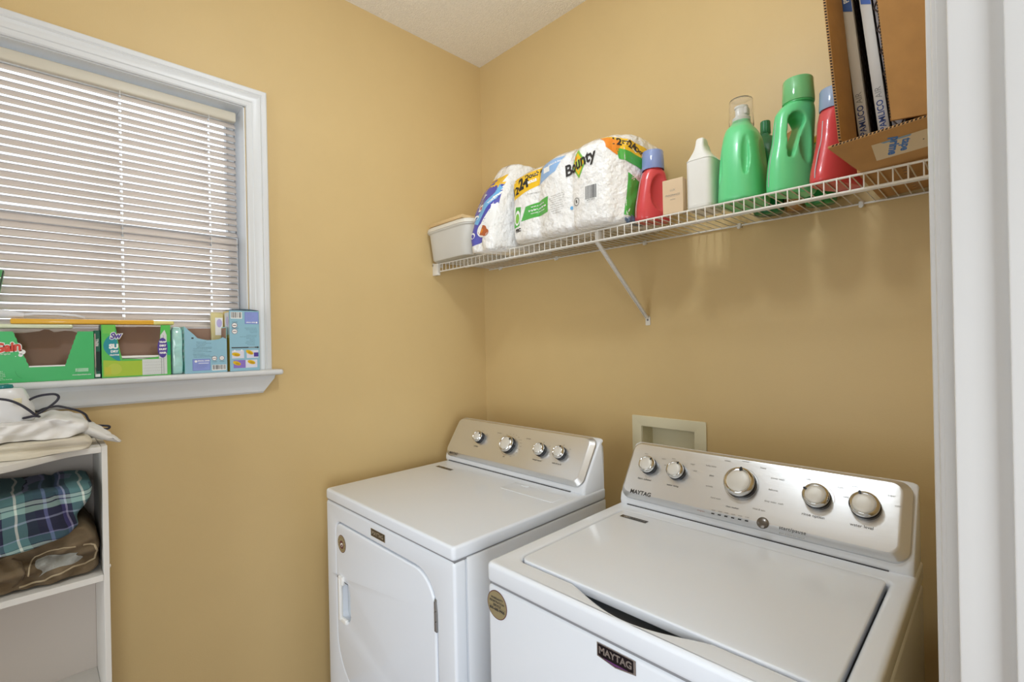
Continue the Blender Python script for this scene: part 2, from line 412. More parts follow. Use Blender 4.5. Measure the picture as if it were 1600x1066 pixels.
# ------------------------------------------------------------------ wire shelf
ZS = 1.7707; SD = .3065; LIP = .0364
sh = empty('wire_shelf', 'white vinyl coated wire shelf spanning the back wall above the appliances', 'shelf', (.9, 0, ZS))
def at_shelf(x, y, z): return Vector((x-.9, y, z-ZS))
SX0, SX1 = .048, RX-.012
b = bmesh.new()
x = .0706
while x < SX1-.005:
    tube(b, [at_shelf(x, -.004, ZS), at_shelf(x, -SD+.004, ZS), at_shelf(x, -SD-.001, ZS-.004), at_shelf(x, -SD-.001, ZS-LIP)], .0015, 6)
    x += .02532
link('deck_wires', bm_mesh(b), WIRE, sh, 60)
for nm, y, z, r in (('front_rail', -SD+.001, ZS-.003, .0028), ('lip_rail', -SD+.0015, ZS-LIP, .0034), ('back_rail', -.006, ZS-.003, .0028), ('middle_rail', -.155, ZS-.004, .0028)):
    b = bmesh.new(); tube(b, [at_shelf(SX0, y, z), at_shelf(SX1, y, z)], r, 10); link(nm, bm_mesh(b), WIRE, sh, 60)
for xx, s in ((0, 1), (RX, -1)):
    b = bmesh.new()
    a = sorted((xx+s*.0005, xx+s*.040)); bbox(b, at_shelf(a[0], -SD-.006, ZS-.052), at_shelf(a[1], -SD+.010, ZS+.001), .002)
    a = sorted((xx+s*.0005, xx+s*.008)); bbox(b, at_shelf(a[0], -SD-.006, ZS-.012), at_shelf(a[1], -SD+.05, ZS+.004), .002)
    link('end_bracket', bm_mesh(b), WIRE, sh, 40)
for xx in (.13, .48, .905, 1.24, 1.56):
    b = bmesh.new(); bbox(b, at_shelf(xx-.006, -.012, ZS-.012), at_shelf(xx+.006, -.0005, ZS+.004), .002); tube(b, [at_shelf(xx, -.012, ZS-.010), at_shelf(xx, -.016, ZS-.010)], .005, 10)
    link('wall_clip', bm_mesh(b), WIRE, sh, 40)
b = bmesh.new(); p0 = at_shelf(.9, -SD+.002, ZS-LIP+.004); p1 = at_shelf(.9075, -.006, 1.492)
dv = (p1-p0).normalized(); sx = Vector((1, 0, 0)); nn = dv.cross(sx).normalized()
for o0, o1, t0, t1 in ((-.007, .007, 0, .0012), (-.007, -.0058, 0, .006), (.0058, .007, 0, .006)):
    vs = [b.verts.new(p+sx*a+nn*c) for p in (p0, p1) for a in (o0, o1) for c in (t0, t1)]
    for f in ((0, 1, 3, 2), (4, 5, 7, 6), (0, 1, 5, 4), (2, 3, 7, 6), (0, 2, 6, 4), (1, 3, 7, 5)): b.faces.new([vs[i] for i in f])
br = link('support_brace', bm_mesh(b), WIRE, sh, 30)
me = plate([rrect(-.0095, -.018, .0095, .018, (.003, .003, .009, .009), 6)], .003, .0008); link('brace_foot', me, WIRE, br, 40, at_shelf(.9075, -.0005, 1.480), (PI/2, 0, 0))
b = bmesh.new(); lathe(b, [(.0035, 0), (.0035, .001), (.002, .002), (.001, .002)], seg=16); link('screw', bm_mesh(b), mat('screw_steel', '77777a', .3, .9), br, 40, at_shelf(.9075, -.0035, 1.482), (PI/2, 0, 0))
b = bmesh.new(); bbox(b, at_shelf(.892, -SD+.0045, ZS-LIP-.001), at_shelf(.908, -SD+.03, ZS-.001), .002); link('brace_clip', bm_mesh(b), WIRE, br, 40)

# ------------------------------------------------------------------ appliances
SL = Vector((0, .098, .150)).normalized()                    # up the slope of a control panel
def console(root, x0, x1, zb, yf, yr, inset):
    """white housing + steel face; local coords: x as root; returns frame on the panel face"""
    prof = [(yf, zb), (yf-.002, zb+.012), (yf+.003, zb+.030), (yf+.090, zb+.158), (yf+.098, zb+.166), (yf+.110, zb+.168), (yr-.012, zb+.160), (yr-.002, zb+.148), (yr, zb+.12), (yr, zb)]
    b = bmesh.new(); R = []
    for x, sc_ in ((x0, .90), (x0+.003, .96), (x0+.010, .99), (x0+.02, 1), (x1-.02, 1), (x1-.010, .99), (x1-.003, .96), (x1, .90)):
        cy = (yf+yr)/2+.02; R.append([Vector((x, cy+(p[0]-cy)*sc_, zb+(p[1]-zb)*(.5+.5*sc_))) for p in prof])
    loft(b, R); link('console_housing', bm_mesh(b), WSIDE, root, 45)
    O = Vector((x0+inset, yf-.0025, zb+.022)); W = x1-x0-2*inset; Hh = .176
    M = frame(O, (1, 0, 0), SL)
    b = bmesh.new(); rings = []
    for off, n, r in ((0, -.004, .030), (0, .003, .030), (.002, .006, .029), (.017, .0155, .022), (.020, .0170, .020), (.024, .0172, .018)):
        o2 = off*.45
        rings.append([M @ Vector((p[0], p[1], n)) for p in rrect(o2 if off < .01 else off*.55, off*.75, W-(o2 if off < .01 else off*.9), Hh-off*.55, r, 7)])
    loft(b, rings); link('control_panel', bm_mesh(b), STEEL, root, 28)
    return M @ Matrix.Translation((0, 0, .0172)), W, Hh
def knob(root, M, u, v, r, ang, h=.024):
    T = M @ Matrix.Translation((u, v, 0))
    k = link('knob', bm_mesh(_k(lambda b: lathe(b, [(r*1.0, 0), (r*1.0, h*.35), (r*.93, h*.4), (r*.93, h*.62), (r*.97, h*.66)], T))), KNOBD, root, 40)
    link('knob_ring', bm_mesh(_k(lambda b: lathe(b, [(r*.97, h*.6), (r*.99, h*.72), (r*.96, h*.82), (r*.84, h*.98), (r*.80, h*1.0), (r*.76, h*.96), (r*.72, h*.93)], T))), CHROME, k, 50)
    link('knob_face', bm_mesh(_k(lambda b: lathe(b, [(r*.73, h*.8), (r*.72, h*.95), (r*.66, h*1.0), (r*.4, h*1.04), (r*.05, h*1.06)], T))), KNOBW, k, 50)
    p = Print(T); p.l = h*1.03; p.disc(r*.80*math.sin(ang), r*.80*math.cos(ang), r*.10, KNOBD, 1, r*.15, 14, -ang)
    p.build('knob_pointer', k)
def _k(f):
    b = bmesh.new(); f(b); return b
def arc_text(p, u, v, r, n, a0, a1, m, size, words):
    for i in range(n):
        a = a0+(a1-a0)*i/max(1, n-1); wv = words[i % len(words)]
        p.text(wv, u+r*1.28*math.sin(a), v+r*math.cos(a), size, m, 2)

# --- dryer
DX0, DX1, DYF, DZ = .142, .872, -.887, .910
dr = empty('clothes_dryer', 'white front-loading dryer with four knobs, left of the washer', 'dryer', (DX0, 0, 0))
def dl(x, y, z): return Vector((x-DX0, y, z))
W = DX1-DX0
b = bmesh.new(); bbox(b, (0, DYF+.042, .012), (W, -.24, .872), .004); link('cabinet', bm_mesh(b), WSIDE, dr, 40)
me = plate([rrect(0, 0, W, .858, .010, 3), rrect(.074, .265, .652, .800, (.16, .08, .095, .030), 8)], .040, .008, 4)
link('front_panel', me, WHITE, dr, 35, (0, DYF+.040, .013), (PI/2, 0, 0))
b = bmesh.new(); bbox(b, (.05, DYF+.030, .25), (W-.05, DYF+.0415, .83)); link('door_opening', bm_mesh(b), GROOVE, dr)
dd = link('door', plate([rrect(.0765, .1575, .6495, .6875, (.158, .078, .0925, .028), 8), [(x, y) for x, y in rrect(.108, .372, .172, .508, (.02, .03, .045, .02), 6)]], .036, .006, 4), WHITE, dr, 35, (0, DYF+.034, .123), (PI/2, 0, 0))
b = bmesh.new(); bbox(b, (.102, .366, .004), (.178, .514, .012), .002)
link('handle_recess', bm_mesh(b), mat('handle_plastic', 'dfe3e6', .3), dd, 40)
b = bmesh.new(); bbox(b, (.106, .370, .034), (.119, .510, .046), .004, 3); bbox(b, (.100, .488, .030), (.132, .516, .044), .004, 3); bbox(b, (.110, .364, .030), (.150, .380, .042), .004, 3)
link('handle_grip', bm_mesh(b), PRW, dd, 40)
b = bmesh.new()
for k in range(3): tube(b, [(.6515, .552+k*.026, .037), (.6515, .576+k*.026, .037)], .0035, 10)
bbox(b, (.6475, .548, .032), (.6555, .632, .037), .001); link('hinge', bm_mesh(b), mat('hinge_steel', 'a9a8a6', .3, .9), dd, 40)
p = Print(lambda u, v, n: Vector((u, v, .0361+n)))
p.disc(.121, .625, .029, MAROON, 1); p.disc(.121, .625, .027, GOLD, 2); p.disc(.121, .622, .014, MAROON, 3); p.disc(.121, .622, .010, PRW, 4, .006, rot=.5)
p.disc(.121, .620, .007, MAROON, 5, .003, rot=.6)
for k in range(14):
    a = 2*PI*k/14; p.disc(.121+.0215*math.cos(a), .625+.0215*math.sin(a), .0022, INK, 3, .0012, 8, a)
p.build('round_sticker', dd, 'round gold sticker with a dark emblem')
# top
link('top_panel', plate([rrect(0, DYF-.002, W, -.237, .012, 4)], .037, .008, 4), WHITE, dr, 35, (0, 0, .8735))
b = bmesh.new(); bbox(b, (.004, DYF+.004, .868), (W-.004, -.245, .8745)); link('top_seam', bm_mesh(b), SEAMG, dr)
link('lint_screen_cover', plate([rrect(.458, -.478, .694, -.402, .006, 3)], .0022, .0007, 2), WHITE, dr, 35, (0, 0, .9095))
b = bmesh.new(); bbox(b, (.50, -.416, .9100), (.53, -.404, .9135), .0015); link('lint_cover_notch', bm_mesh(b), WHITE, dr, 40)
p = Print(lambda u, v, n: Vector((u, v, .9106+n)))
p.rect(.052, -.456, .150, -.438, BLACK, 1); p.text('EQ', .075, -.447, .014, INKL, 2, .0004, .2); p.text('DRYER', .115, -.447, .012, INKL, 2); p.build('top_badge', dr, 'small dark label')
b = bmesh.new(); bbox(b, (.01, -.3580, .909), (W-.06, -.352, .9122)); link('console_seam', bm_mesh(b), GROOVE, dr)
M, pw, ph = console(dr, -.020, W-.004, .9085, -.352, -.240, .008)
def on_panel(M, X, Z):   # panel u, v of a room point given by x and z on the face
    inv = M.inverted(); return inv
def uv(M, x, z, x_root):
    O = M @ Vector((0, 0, 0)); return x-x_root-O.x, (z-O.z)/SL.z
pd = Print(M)
for x, z, r, a, cap_ in ((.315, 1.020, .0235, .9, 'wrinkle'), (.487, 1.014, .0330, .75, 'off'), (.652, 1.018, .0240, .55, 'temperature'), (.743, 1.020, .0240, .35, 'end of cycle')):
    u, v = uv(M, x, z, DX0); knob(dr, M, u, v, r, a, .026)
    pd.text(cap_, u-.004, v-r-.013, .0085, INK, 2)
    if r > .03:
        arc_text(pd, u, v, r*1.42, 14, -1.1, 2.6, INKL, .005, ['normal', 'heavy', 'bulky', 'more', 'less', 'dry', 'light'])
        for k in range(30): 
            a2 = -.3+k*.1; pd.disc(u+r*1.17*math.sin(a2), v+r*1.17*math.cos(a2), .0006, INK, 2, n=6)
        pd.text('timed dry', u-.075, v+.042, .006, INK); pd.text('automatic', u+.085, v+.040, .006, INK)
        pd.ring(u, v, r*1.17, .0008, INKR, 2, 20, 3.4, 4.9)
    else: pd.text('on', u+r*1.3, v+r*.9, .006, INKL); pd.text('off', u-.002, v+r*1.3, .006, INKL)
u, v = uv(M, .176, .948, DX0); pd.text('MAYTAG', u+.02, v, .0135, INK, 2, .0003); pd.text('commercial technology', u+.02, v-.010, .0055, INKL)
pd.build('panel_lettering', dr)
p = Print(lambda u, v, n: Vector((u, DYF-.0006-n, v)))
p.rect(.318, .829, .402, .853, SILV, 1); p.rect(.320, .831, .398, .851, BLACK, 2); p.text('MAYTAG', .359, .841, .0165, SILV, 3, .0006)
p.build('front_badge', dr, 'black badge with silver lettering')

# --- washer
WX0, WX1, WYF, WZ = 1.000, 1.697, -.896, .920
wa = empty('washing_machine', 'white top-loading washer with five knobs, right of the dryer', 'washing machine', (WX0, 0, 0))
W = WX1-WX0
b = bmesh.new(); bbox(b, (.001, WYF+.003, .012), (W-.001, -.245, .872), .010, 4); link('cabinet', bm_mesh(b), WHITE, wa, 40)
b = bmesh.new(); bbox(b, (.006, WYF+.008, .868), (W-.006, -.25, .8775)); link('deck_seam', bm_mesh(b), SEAMG, wa)
lx0, lx1, ly0, ly1 = .0465, .660, -.838, -.408
hole = rrect(lx0, ly0, lx1, ly1, (.024, .024, .012, .012), 5)
arc = [(.205+.285*t, ly0-.040*math.sin(PI*t)**1.15) for t in [i/20 for i in range(21)]]
i0 = 6  # after bottom-left corner
hole2 = hole[:i0]+arc+hole[i0:]
link('top_deck', plate([rrect(0, WYF, W, -.240, .014, 5), hole2], .0445, .010, 4), WHITE, wa, 35, (0, 0, .8760))
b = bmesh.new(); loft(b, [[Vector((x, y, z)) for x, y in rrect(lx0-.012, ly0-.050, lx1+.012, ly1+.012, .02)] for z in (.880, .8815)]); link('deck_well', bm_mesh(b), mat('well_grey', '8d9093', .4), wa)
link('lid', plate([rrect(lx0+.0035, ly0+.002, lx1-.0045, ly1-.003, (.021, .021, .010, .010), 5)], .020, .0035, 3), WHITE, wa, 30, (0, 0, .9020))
p = Print(lambda u, v, n: Vector((u, v, .9222+n)))
p.poly([(.070, -.462), (.150, -.462), (.150, -.445), (.070, -.445)], BLACK, 1)
p.text('EQ', .088, -.4535, .013, SILV, 2, .0006, .2); p.text('WASHER', .122, -.4535, .011, INKL, 2); p.build('lid_badge', wa, 'small dark label')
b = bmesh.new(); bbox(b, (.03, -.3605, .919), (W-.045, -.356, .9222)); link('console_seam', bm_mesh(b), GROOVE, wa)
M, pw, ph = console(wa, .002, W-.004, .9185, -.356, -.243, .006)
p = Print(M)
for x, z, r, a, cap_ in ((1.083, 1.034, .0255, .75, 'fabric softener'), (1.171, 1.033, .0255, .45, 'water temp'), (1.345, 1.033, .0385, .08, 'delicate'), (1.516, 1.034, .0285, -1.15, 'rinse option'), (1.608, 1.034, .0290, -.35, 'water level')):
    u, v = uv(M, x, z, WX0); knob(wa, M, u, v, r, a, .028)
    if r < .035:
        p.text(cap_, u-.004, v-r-.015, .0095 if r > .027 else .0075, INK, 2)
        p.text('auto', u-r*.8, v+r*1.45, .006, INKL); p.text('super', u+r*1.5, v+r*1.2, .006, INKL); p.text('cold', u+r*1.9, v+r*.5, .006, INKL)
    else:
        for i, (wd, du, dv_) in enumerate([('bulky items', -.085, .034), ('whites', -.045, .056), ('normal', .0, .062), ('heavy', .045, .052), ('power wash', .082, .030), ('delicates', .076, .000), ('deep water wash', .082, -.030), ('rinse & spin', .052, -.055), ('clean washer', -.010, -.064), ('hand wash', -.055, -.050), ('wrinkle', -.078, -.022), ('jeans', -.078, .008)]):
            p.text(wd, u+du, v+dv_, .0062, INKL if i not in (8, 11) else INK)
        p.ring(u, v, r*1.1, .0006, INKL, 2, 30)
p.ring(uv(M, 1.516, 1.034, WX0)[0], uv(M, 1.516, 1.034, WX0)[1], .034, .0006, INKR, 2, 14, -.1, 1.1)
for i in range(6):
    u, v = uv(M, 1.291+i*.0166, .9570+i*.0003, WX0); p.rect(u-.004, v-.0015, u+.004, v+.0015, KNOBD, 2); p.text('wash', u, v+.009, .0048, INKL)
u, v = uv(M, 1.26, .957, WX0); p.text('progress', u, v, .0055, INKR)
u, v = uv(M, 1.070, .9645, WX0); p.text('MAYTAG', u+.008, v, .0165, INK, 2, .0004)
u, v = uv(M, 1.475, .9610, WX0); p.text('start/pause', u, v, .0115, INK, 2, .0001, 0, 0, 1, 1.1); p.text('push & hold for cancel', u, v-.012, .0058, INKL)
p.build('panel_lettering', wa)
u, v = uv(M, 1.411, .9620, WX0)
b = bmesh.new(); lathe(b, [(.0135, 0), (.0135, .003), (.0115, .0045), (.002, .0045)], M @ Matrix.Translation((u, v, -.001))); link('start_button', bm_mesh(b), mat('button_grey', '6f6963', .2, .6), wa, 40)
p = Print(lambda u, v, n: Vector((u, WYF+.0026-n, v)))
p.poly([(.300, .841), (.338, .835), (.380, .841), (.380, .866), (.300, .866)], SILV, 1)
p.poly([(.302, .843), (.338, .8375), (.375, .843), (.375, .864), (.302, .864)], BLACK, 2); p.poly([(.312, .8425), (.338, .8385), (.366, .8425)], mat('badge_purple', '6e3d73', .3), 3); p.text('MAYTAG', .3385, .8535, .0168, SILV, 4, .0006)
p.build('front_badge', wa, 'black badge with silver lettering')
p = Print(lambda u, v, n: Vector((u, WYF+.0026-n, v)))
p.disc(.0330, .8325, .0315, MAROON, 1, n=40); p.disc(.0330, .8325, .0298, GOLD, 2, n=40)
for i, t in enumerate(('WARRANTY', 'REGISTRATION', 'SERVICE')): p.text(t, .033, .846-i*.0075, .0068, INK, 3, .0002)
p.rect(.006, .8275, .060, .828, INK, 3); p.text('800-688-9900', .033, .822, .0085, INK, 3, .0003); p.build('round_sticker', wa, 'round gold sticker with dark lettering')

# ------------------------------------------------------------------ things on the wire shelf
DZK = 1.7725   # top of the deck wires
def bottle_body(keys, e=2.6, n=44, steps=5):
    """keys: (z, cx, cy, ax, ay) from bottom to top, smoothly interpolated"""
    rings = []
    def cr(a, b_, c, d_, t): return .5*((2*b_)+(-a+c)*t+(2*a-5*b_+4*c-d_)*t*t+(-a+3*b_-3*c+d_)*t**3)
    for i in range(len(keys)-1):
        k0, k1, k2, k3 = keys[max(0, i-1)], keys[i], keys[i+1], keys[min(len(keys)-1, i+2)]
        for s in range(steps):
            t = s/steps; q = [cr(k0[j], k1[j], k2[j], k3[j], t) for j in range(5)]
            z = k1[0]+(k2[0]-k1[0])*t
            rings.append(superell(q[1], q[2], max(q[3], .002), max(q[4], .002), z, e, n))
    k = keys[-1]; rings.append(superell(k[1], k[2], k[3], k[4], k[0], e, n))
    b = bmesh.new(); loft(b, rings); return bm_mesh(b)
def ridged_cap(r0, r1, z0, z1, n=64, depth=.0008):
    b = bmesh.new(); R = []
    for z, r in ((z0, r0), (z0+.002, r0+.0005), (z1-.004, r1), (z1-.001, r1-.001), (z1, r1-.004)):
        R.append([Vector(((r-(depth if k % 2 else 0))*math.cos(2*PI*k/n), (r-(depth if k % 2 else 0))*math.sin(2*PI*k/n), z)) for k in range(n)])
    loft(b, R); return bm_mesh(b)
def open_cup(r0, r1, z0, z1, t=.0016, n=48):
    b = bmesh.new(); loft(b, [[Vector((r*math.cos(2*PI*k/n), r*math.sin(2*PI*k/n), z)) for k in range(n)] for r, z in
        ((r0-t, z0), (r0, z0), (r0+.0006, z0+.004), (r1, z1-.004), (r1-.002, z1-.0005), (r1-.006, z1), (.001, z1), (.001, z1-t), (r1-.006-t, z1-t), (r1-t-.001, z1-.005), (r0-t, z0+.001))], cap=False)
    return bm_mesh(b)
def seam(parent, pts, m=None):
    P_ = [Vector(q) for q in pts]; sm_ = []
    for i in range(len(P_)-1):
        a, b_, c_, d_ = P_[max(0, i-1)], P_[i], P_[i+1], P_[min(len(P_)-1, i+2)]
        sm_ += [.5*((2*b_)+(c_-a)*t+(2*a-5*b_+4*c_-d_)*t*t+(3*b_-a-3*c_+d_)*t**3) for t in (0, .2, .4, .6, .8)]
    sm_ = [q+Vector((0, .0009, 0)) for q in sm_+[P_[-1]]]
    b = bmesh.new(); tube(b, sm_, .0014, 6); return link('mould_seam', bm_mesh(b), m or SEAM, parent, 60)

# storage container
ct = empty('storage_container', 'translucent white plastic storage tub at the left end of the shelf', 'container', (.176, -.222, DZK), (0, 0, math.radians(-2)))
b = bmesh.new()
loft(b, [superell(0, 0, a, c, z, 7, 48) for a, c, z in ((.125, .115, .002), (.136, .128, 0), (.140, .132, .006), (.152, .142, .118), (.158, .148, .122), (.158, .148, .126), (.1525, .1425, .126), (.150, .140, .120), (.137, .129, .010), (.10, .10, .009))], cap=True)
link('tub', bm_mesh(b), mat('tub_plastic', 'e9e7e1', .3, trans=.25, ior=1.1, spec=.4), ct, 50)
b = bmesh.new(); loft(b, [superell(0, 0, a, c, z, 7, 48) for a, c, z in ((.159, .149, .1262), (.161, .151, .128), (.159, .149, .140), (.154, .144, .145), (.146, .136, .146), (.143, .133, .1425), (.05, .05, .1425))])
link('lid', bm_mesh(b), mat('tub_lid', 'e4e1d8', .35), ct, 40)
bd = empty('wooden_board', 'thin tan wooden board lying on the storage tub lid', 'board', (.176, -.230, DZK+.1465), (0, 0, math.radians(-2)))
b = bmesh.new(); bbox(b, (-.118, -.140, 0), (.125, .10, .014), .003); link('board', bm_mesh(b), mat('pale_wood', 'd6b98a', .6, var=.08, stretch=(1, 12, 1)), bd, 40)

# crinkled pack film
FILM = mat('pack_film_white', 'f3f2f0', .14, coat=.9, bump=(42, 1.0, .012), var=.03, varscale=12)
FILMC = mat('pack_film_clear', 'ffffff', .12, alpha=.22, bump=(45, .8, .004), coat=.5)
YEL = mat('print_yellow', 'f2c22e', .25, coat=.5); BLU = mat('print_light_blue', '93b7e2', .25, coat=.5); GRN = mat('print_green', '53b04e', .25, coat=.5)
INDI = mat('print_indigo', '4d4fae', .2, coat=.6); ORG = mat('print_orange', 'e98b2d', .3); SKY = mat('print_sky', '6fb2e4', .25, coat=.5); BRN = mat('print_brown', 'b9643a', .4)
LGRN = mat('print_leaf_green', '7fc04f', .3, coat=.4)
DKT = mat('print_dark_text', '33302f', .4)
def wrap_pack(W, D, Hh, bulges, depthb, crease, seed, e=6):
    """rounded pack whose front carries the bulges of the rolls inside; returns mesh and fn(u, v, n) on the front"""
    def front(u, v):
        t = u/W*bulges; f = abs(math.sin(PI*(t % 1)))**.6
        edge = max(0, 1-min(u, W-u)/.035)**2; top = max(0, (v-(Hh-.05))/.05)**2; bot = max(0, (.02-v)/.02)**2
        n = noise.noise(Vector((u*16+seed, v*14, seed)))*.005
        return -D/2 - depthb*f + edge*.040 + top*.050 + bot*.012 + n
    def fn(u, v, n=0): return Vector((u-W/2, front(u, v)-n*3-.0006*(n > 0), v))
    return fn
def pack_mesh(fn, W, D, Hh, seed, topf, nu=60, nv=30, nd=14):
    b = bmesh.new(); rows = []
    # sections around the pack at constant u: bottom, front, top, back
    for i in range(nu+1):
        u = W*i/nu; ring = []
        ts = topf(u)
        for j in range(nv+1):
            v = Hh*j/nv; p = fn(u, v); p.z = v*ts; ring.append(p)
        yf = ring[-1].y; zt = ring[-1].z
        for j in range(1, nd): 
            s = j/nd; y = yf + (D/2-.02-yf)*s
            ring.append(Vector((u-W/2, y, zt + .012*math.sin(PI*s) + noise.noise(Vector((u*14, y*14, seed)))*.006)))
        for j in range(nv+1):
            v = Hh*(1-j/nv); ring.append(Vector((u-W/2, D/2 - max(0, 1-min(u, W-u)/.03)**2*.03 - max(0, (v-(Hh-.05))/.05)**2*.03, v*ts)))
        rows.append(ring)
    # end caps bulge
    def endcap(ring, sx):
        out = []; c = sum(ring, Vector())/len(ring)
        for k, q in enumerate((.93, .8, .55, .25)):
            out.append([c+(p-c)*q+Vector((sx*(.012+.016*(k)/3), 0, 0)) + Vector((noise.noise(p*25+Vector((k*3, seed, 0)))*.007, 0, 0)) for p in ring])
        return out
    L = endcap(rows[0], -1)[::-1] + rows + endcap(rows[-1], 1)
    loft(b, L); return bm_mesh(b)

# paper towel pack
PW, PD, PH = .462, .285, .262
pt = empty('paper_towel_pack', 'large white film-wrapped pack of paper towel rolls with green and yellow print', 'paper towel pack', (.772, -.195, DZK+.004), (0, 0, math.radians(-1.5)))
ffn = wrap_pack(PW, PD, PH, 3.1, .016, .01, 3.1)
tf = lambda u: .965+.125*math.sin(PI*min(1, (u/PW)*.62+.02)) + .006*math.sin(u*40)
pme = pack_mesh(ffn, PW, PD, PH, 3.1, tf); link('pack_film', pme, FILM, pt, 180)
pf = projector(pme, (-PW/2, -PD/2, 0), (1, 0, 0), (0, 0, 1))
p = Print(pf); S = 10
def quad(a, b_, c, d_): return lambda s, t: tuple((a[i]*(1-s)+b_[i]*s)*(1-t)+(d_[i]*(1-s)+c[i]*s)*t for i in (0, 1))
p.grid(quad((.012, .150), (.150, .185), (.170, .252), (.012, .225)), YEL, 1, 14, 8)
p.text('12', .040, .182, .036, DKT, 3, .0015, .1, .12); p.text('=', .057, .190, .020, DKT, 3, .001, 0, .12); p.text('24', .083, .203, .056, DKT, 3, .003, .1, .15, .85)
p.text('Double', .128, .226, .026, DKT, 3, .0006, 0, .18); p.text('ROLLS', .122, .203, .012, PRW, 3, .001, 0, .18)
p.grid(quad((.152, .184), (.236, .207), (.270, .256), (.172, .252)), BLU, 1, 12, 8)
p.rect(.180, .214, .212, .232, PRW, 2, 4, 3); p.text('Select-A-Size', .233, .236, .010, PRW, 3, .0003, 0, .15)
p.grid(quad((.335, .158), (.368, .203), (.335, .252), (.302, .203)), LGRN, 1, 10, 10); p.grid(quad((.335, .168), (.360, .203), (.335, .240), (.310, .203)), YEL, 2, 10, 10); p.grid(quad((.335, .18), (.350, .203), (.335, .222), (.320, .203)), mat('print_lime', 'b9d86a', .3), 3, 6, 6)
p.text('Bounty', .336, .206, .052, DKT, 5, .0016, .12, .20, .86); p.disc(.326, .224, .004, ORG, 4, .007, rot=-.5)
p.grid(quad((.066, .070), (.200, .078), (.200, .132), (.092, .118)), GRN, 1, 12, 6)
p.text('we are committed to', .148, .114, .0075, PRW, 3, .0002, 0, .05); p.text('keep forests as forests', .148, .102, .0095, PRW, 3, .0005, 0, .05); p.text('responsibly sourced paper', .148, .091, .0065, PRW, 3, .0001, 0, .05)
p.grid(quad((.030, .050), (.058, .056), (.070, .122), (.042, .126)), GRN, 2, 5, 8); p.disc(.050, .085, .013, PRW, 3, .027, rot=-.15); p.disc(.050, .083, .009, LGRN, 4, .018, rot=-.15)
p.text('FSC', .052, .040, .016, DKT, 3, .001, 0, .1); p.text('75 SHEETS PER ROLL', .130, .160, .006, INKL, 3)
for i in range(9): p.text(['select your perfect size', 'paper towels 12 double rolls', 'made in the usa of us and', 'imported materials', 'questions call or visit us', 'keep away from flame', 'recycle film at store drop', 'sheets 6.0 in x 11 in', 'two ply towels'][i], .240, .128-i*.0075, .0055, INKL, 3, 0, 0, .06)
p.ring(.323, .085, .012, .0016, DKT, 3); p.text('R', .323, .085, .014, DKT, 3, .0005); p.disc(.296, .072, .006, SKY, 3)
xx = .362; p.rect(.358, .074, .408, .126, PRW, 2, 5, 4)
while xx < .403:
    wv = rnd.choice((.0008, .0014, .0022)); p.rect(xx, .082, xx+wv, .124, DKT, 3, 1, 3); xx += wv+rnd.choice((.0009, .0016))
p.text('30772 09832', .383, .078, .006, DKT, 4)
p.build('pack_print', pt, 'green, yellow and blue print with black lettering')
# right end: yellow and green bands wrapping the end of the pack
p = Print(projector(pme, (PW/2-.035, -PD/2, 0), (.50, .866, 0), (0, 0, 1)))
p.grid(quad((.012, .232), (.215, .185), (.20, .240), (.0, .274)), YEL, 1, 24, 10)
p.grid(quad((.0, .232), (.035, .206), (.05, .250), (.0, .272)), ORG, 2, 8, 8)
p.grid(quad((.040, .196), (.20, .150), (.215, .186), (.032, .230)), GRN, 2, 20, 8)
p.text('12=24', .062, .245, .034, DKT, 4, .0012, 0, -.16); p.text('Double', .135, .226, .024, DKT, 4, .0008, 0, -.2); p.text('ROLLS', .14, .207, .011, PRW, 4, .0006, 0, -.2)
p.grid(quad((.052, .022), (.120, .012), (.135, .120), (.070, .155)), GRN, 1, 14, 16)
p.grid(quad((.18, .080), (.29, .06), (.27, .17), (.17, .200)), GRN, 1, 14, 12)
p.grid(quad((.17, .196), (.255, .18), (.235, .225), (.16, .235)), mat('print_teal', '4f86a8', .3, coat=.4), 3, 10, 6)
p.build('end_print', pt, 'yellow and green end print of the pack')
CARD = mat('roll_core_card', 'b9a88c', .8)
for i, uu in enumerate((-.155, -.005, .140)):
    b = bmesh.new(); lathe(b, [(.0195, -.0005), (.0205, -.0012), (.0215, -.0005), (.0215, .01), (.0195, .01)], Matrix.Translation((uu, -.075, -.0028)), 24)
    link('roll_core', bm_mesh(b), CARD, pt, 40)

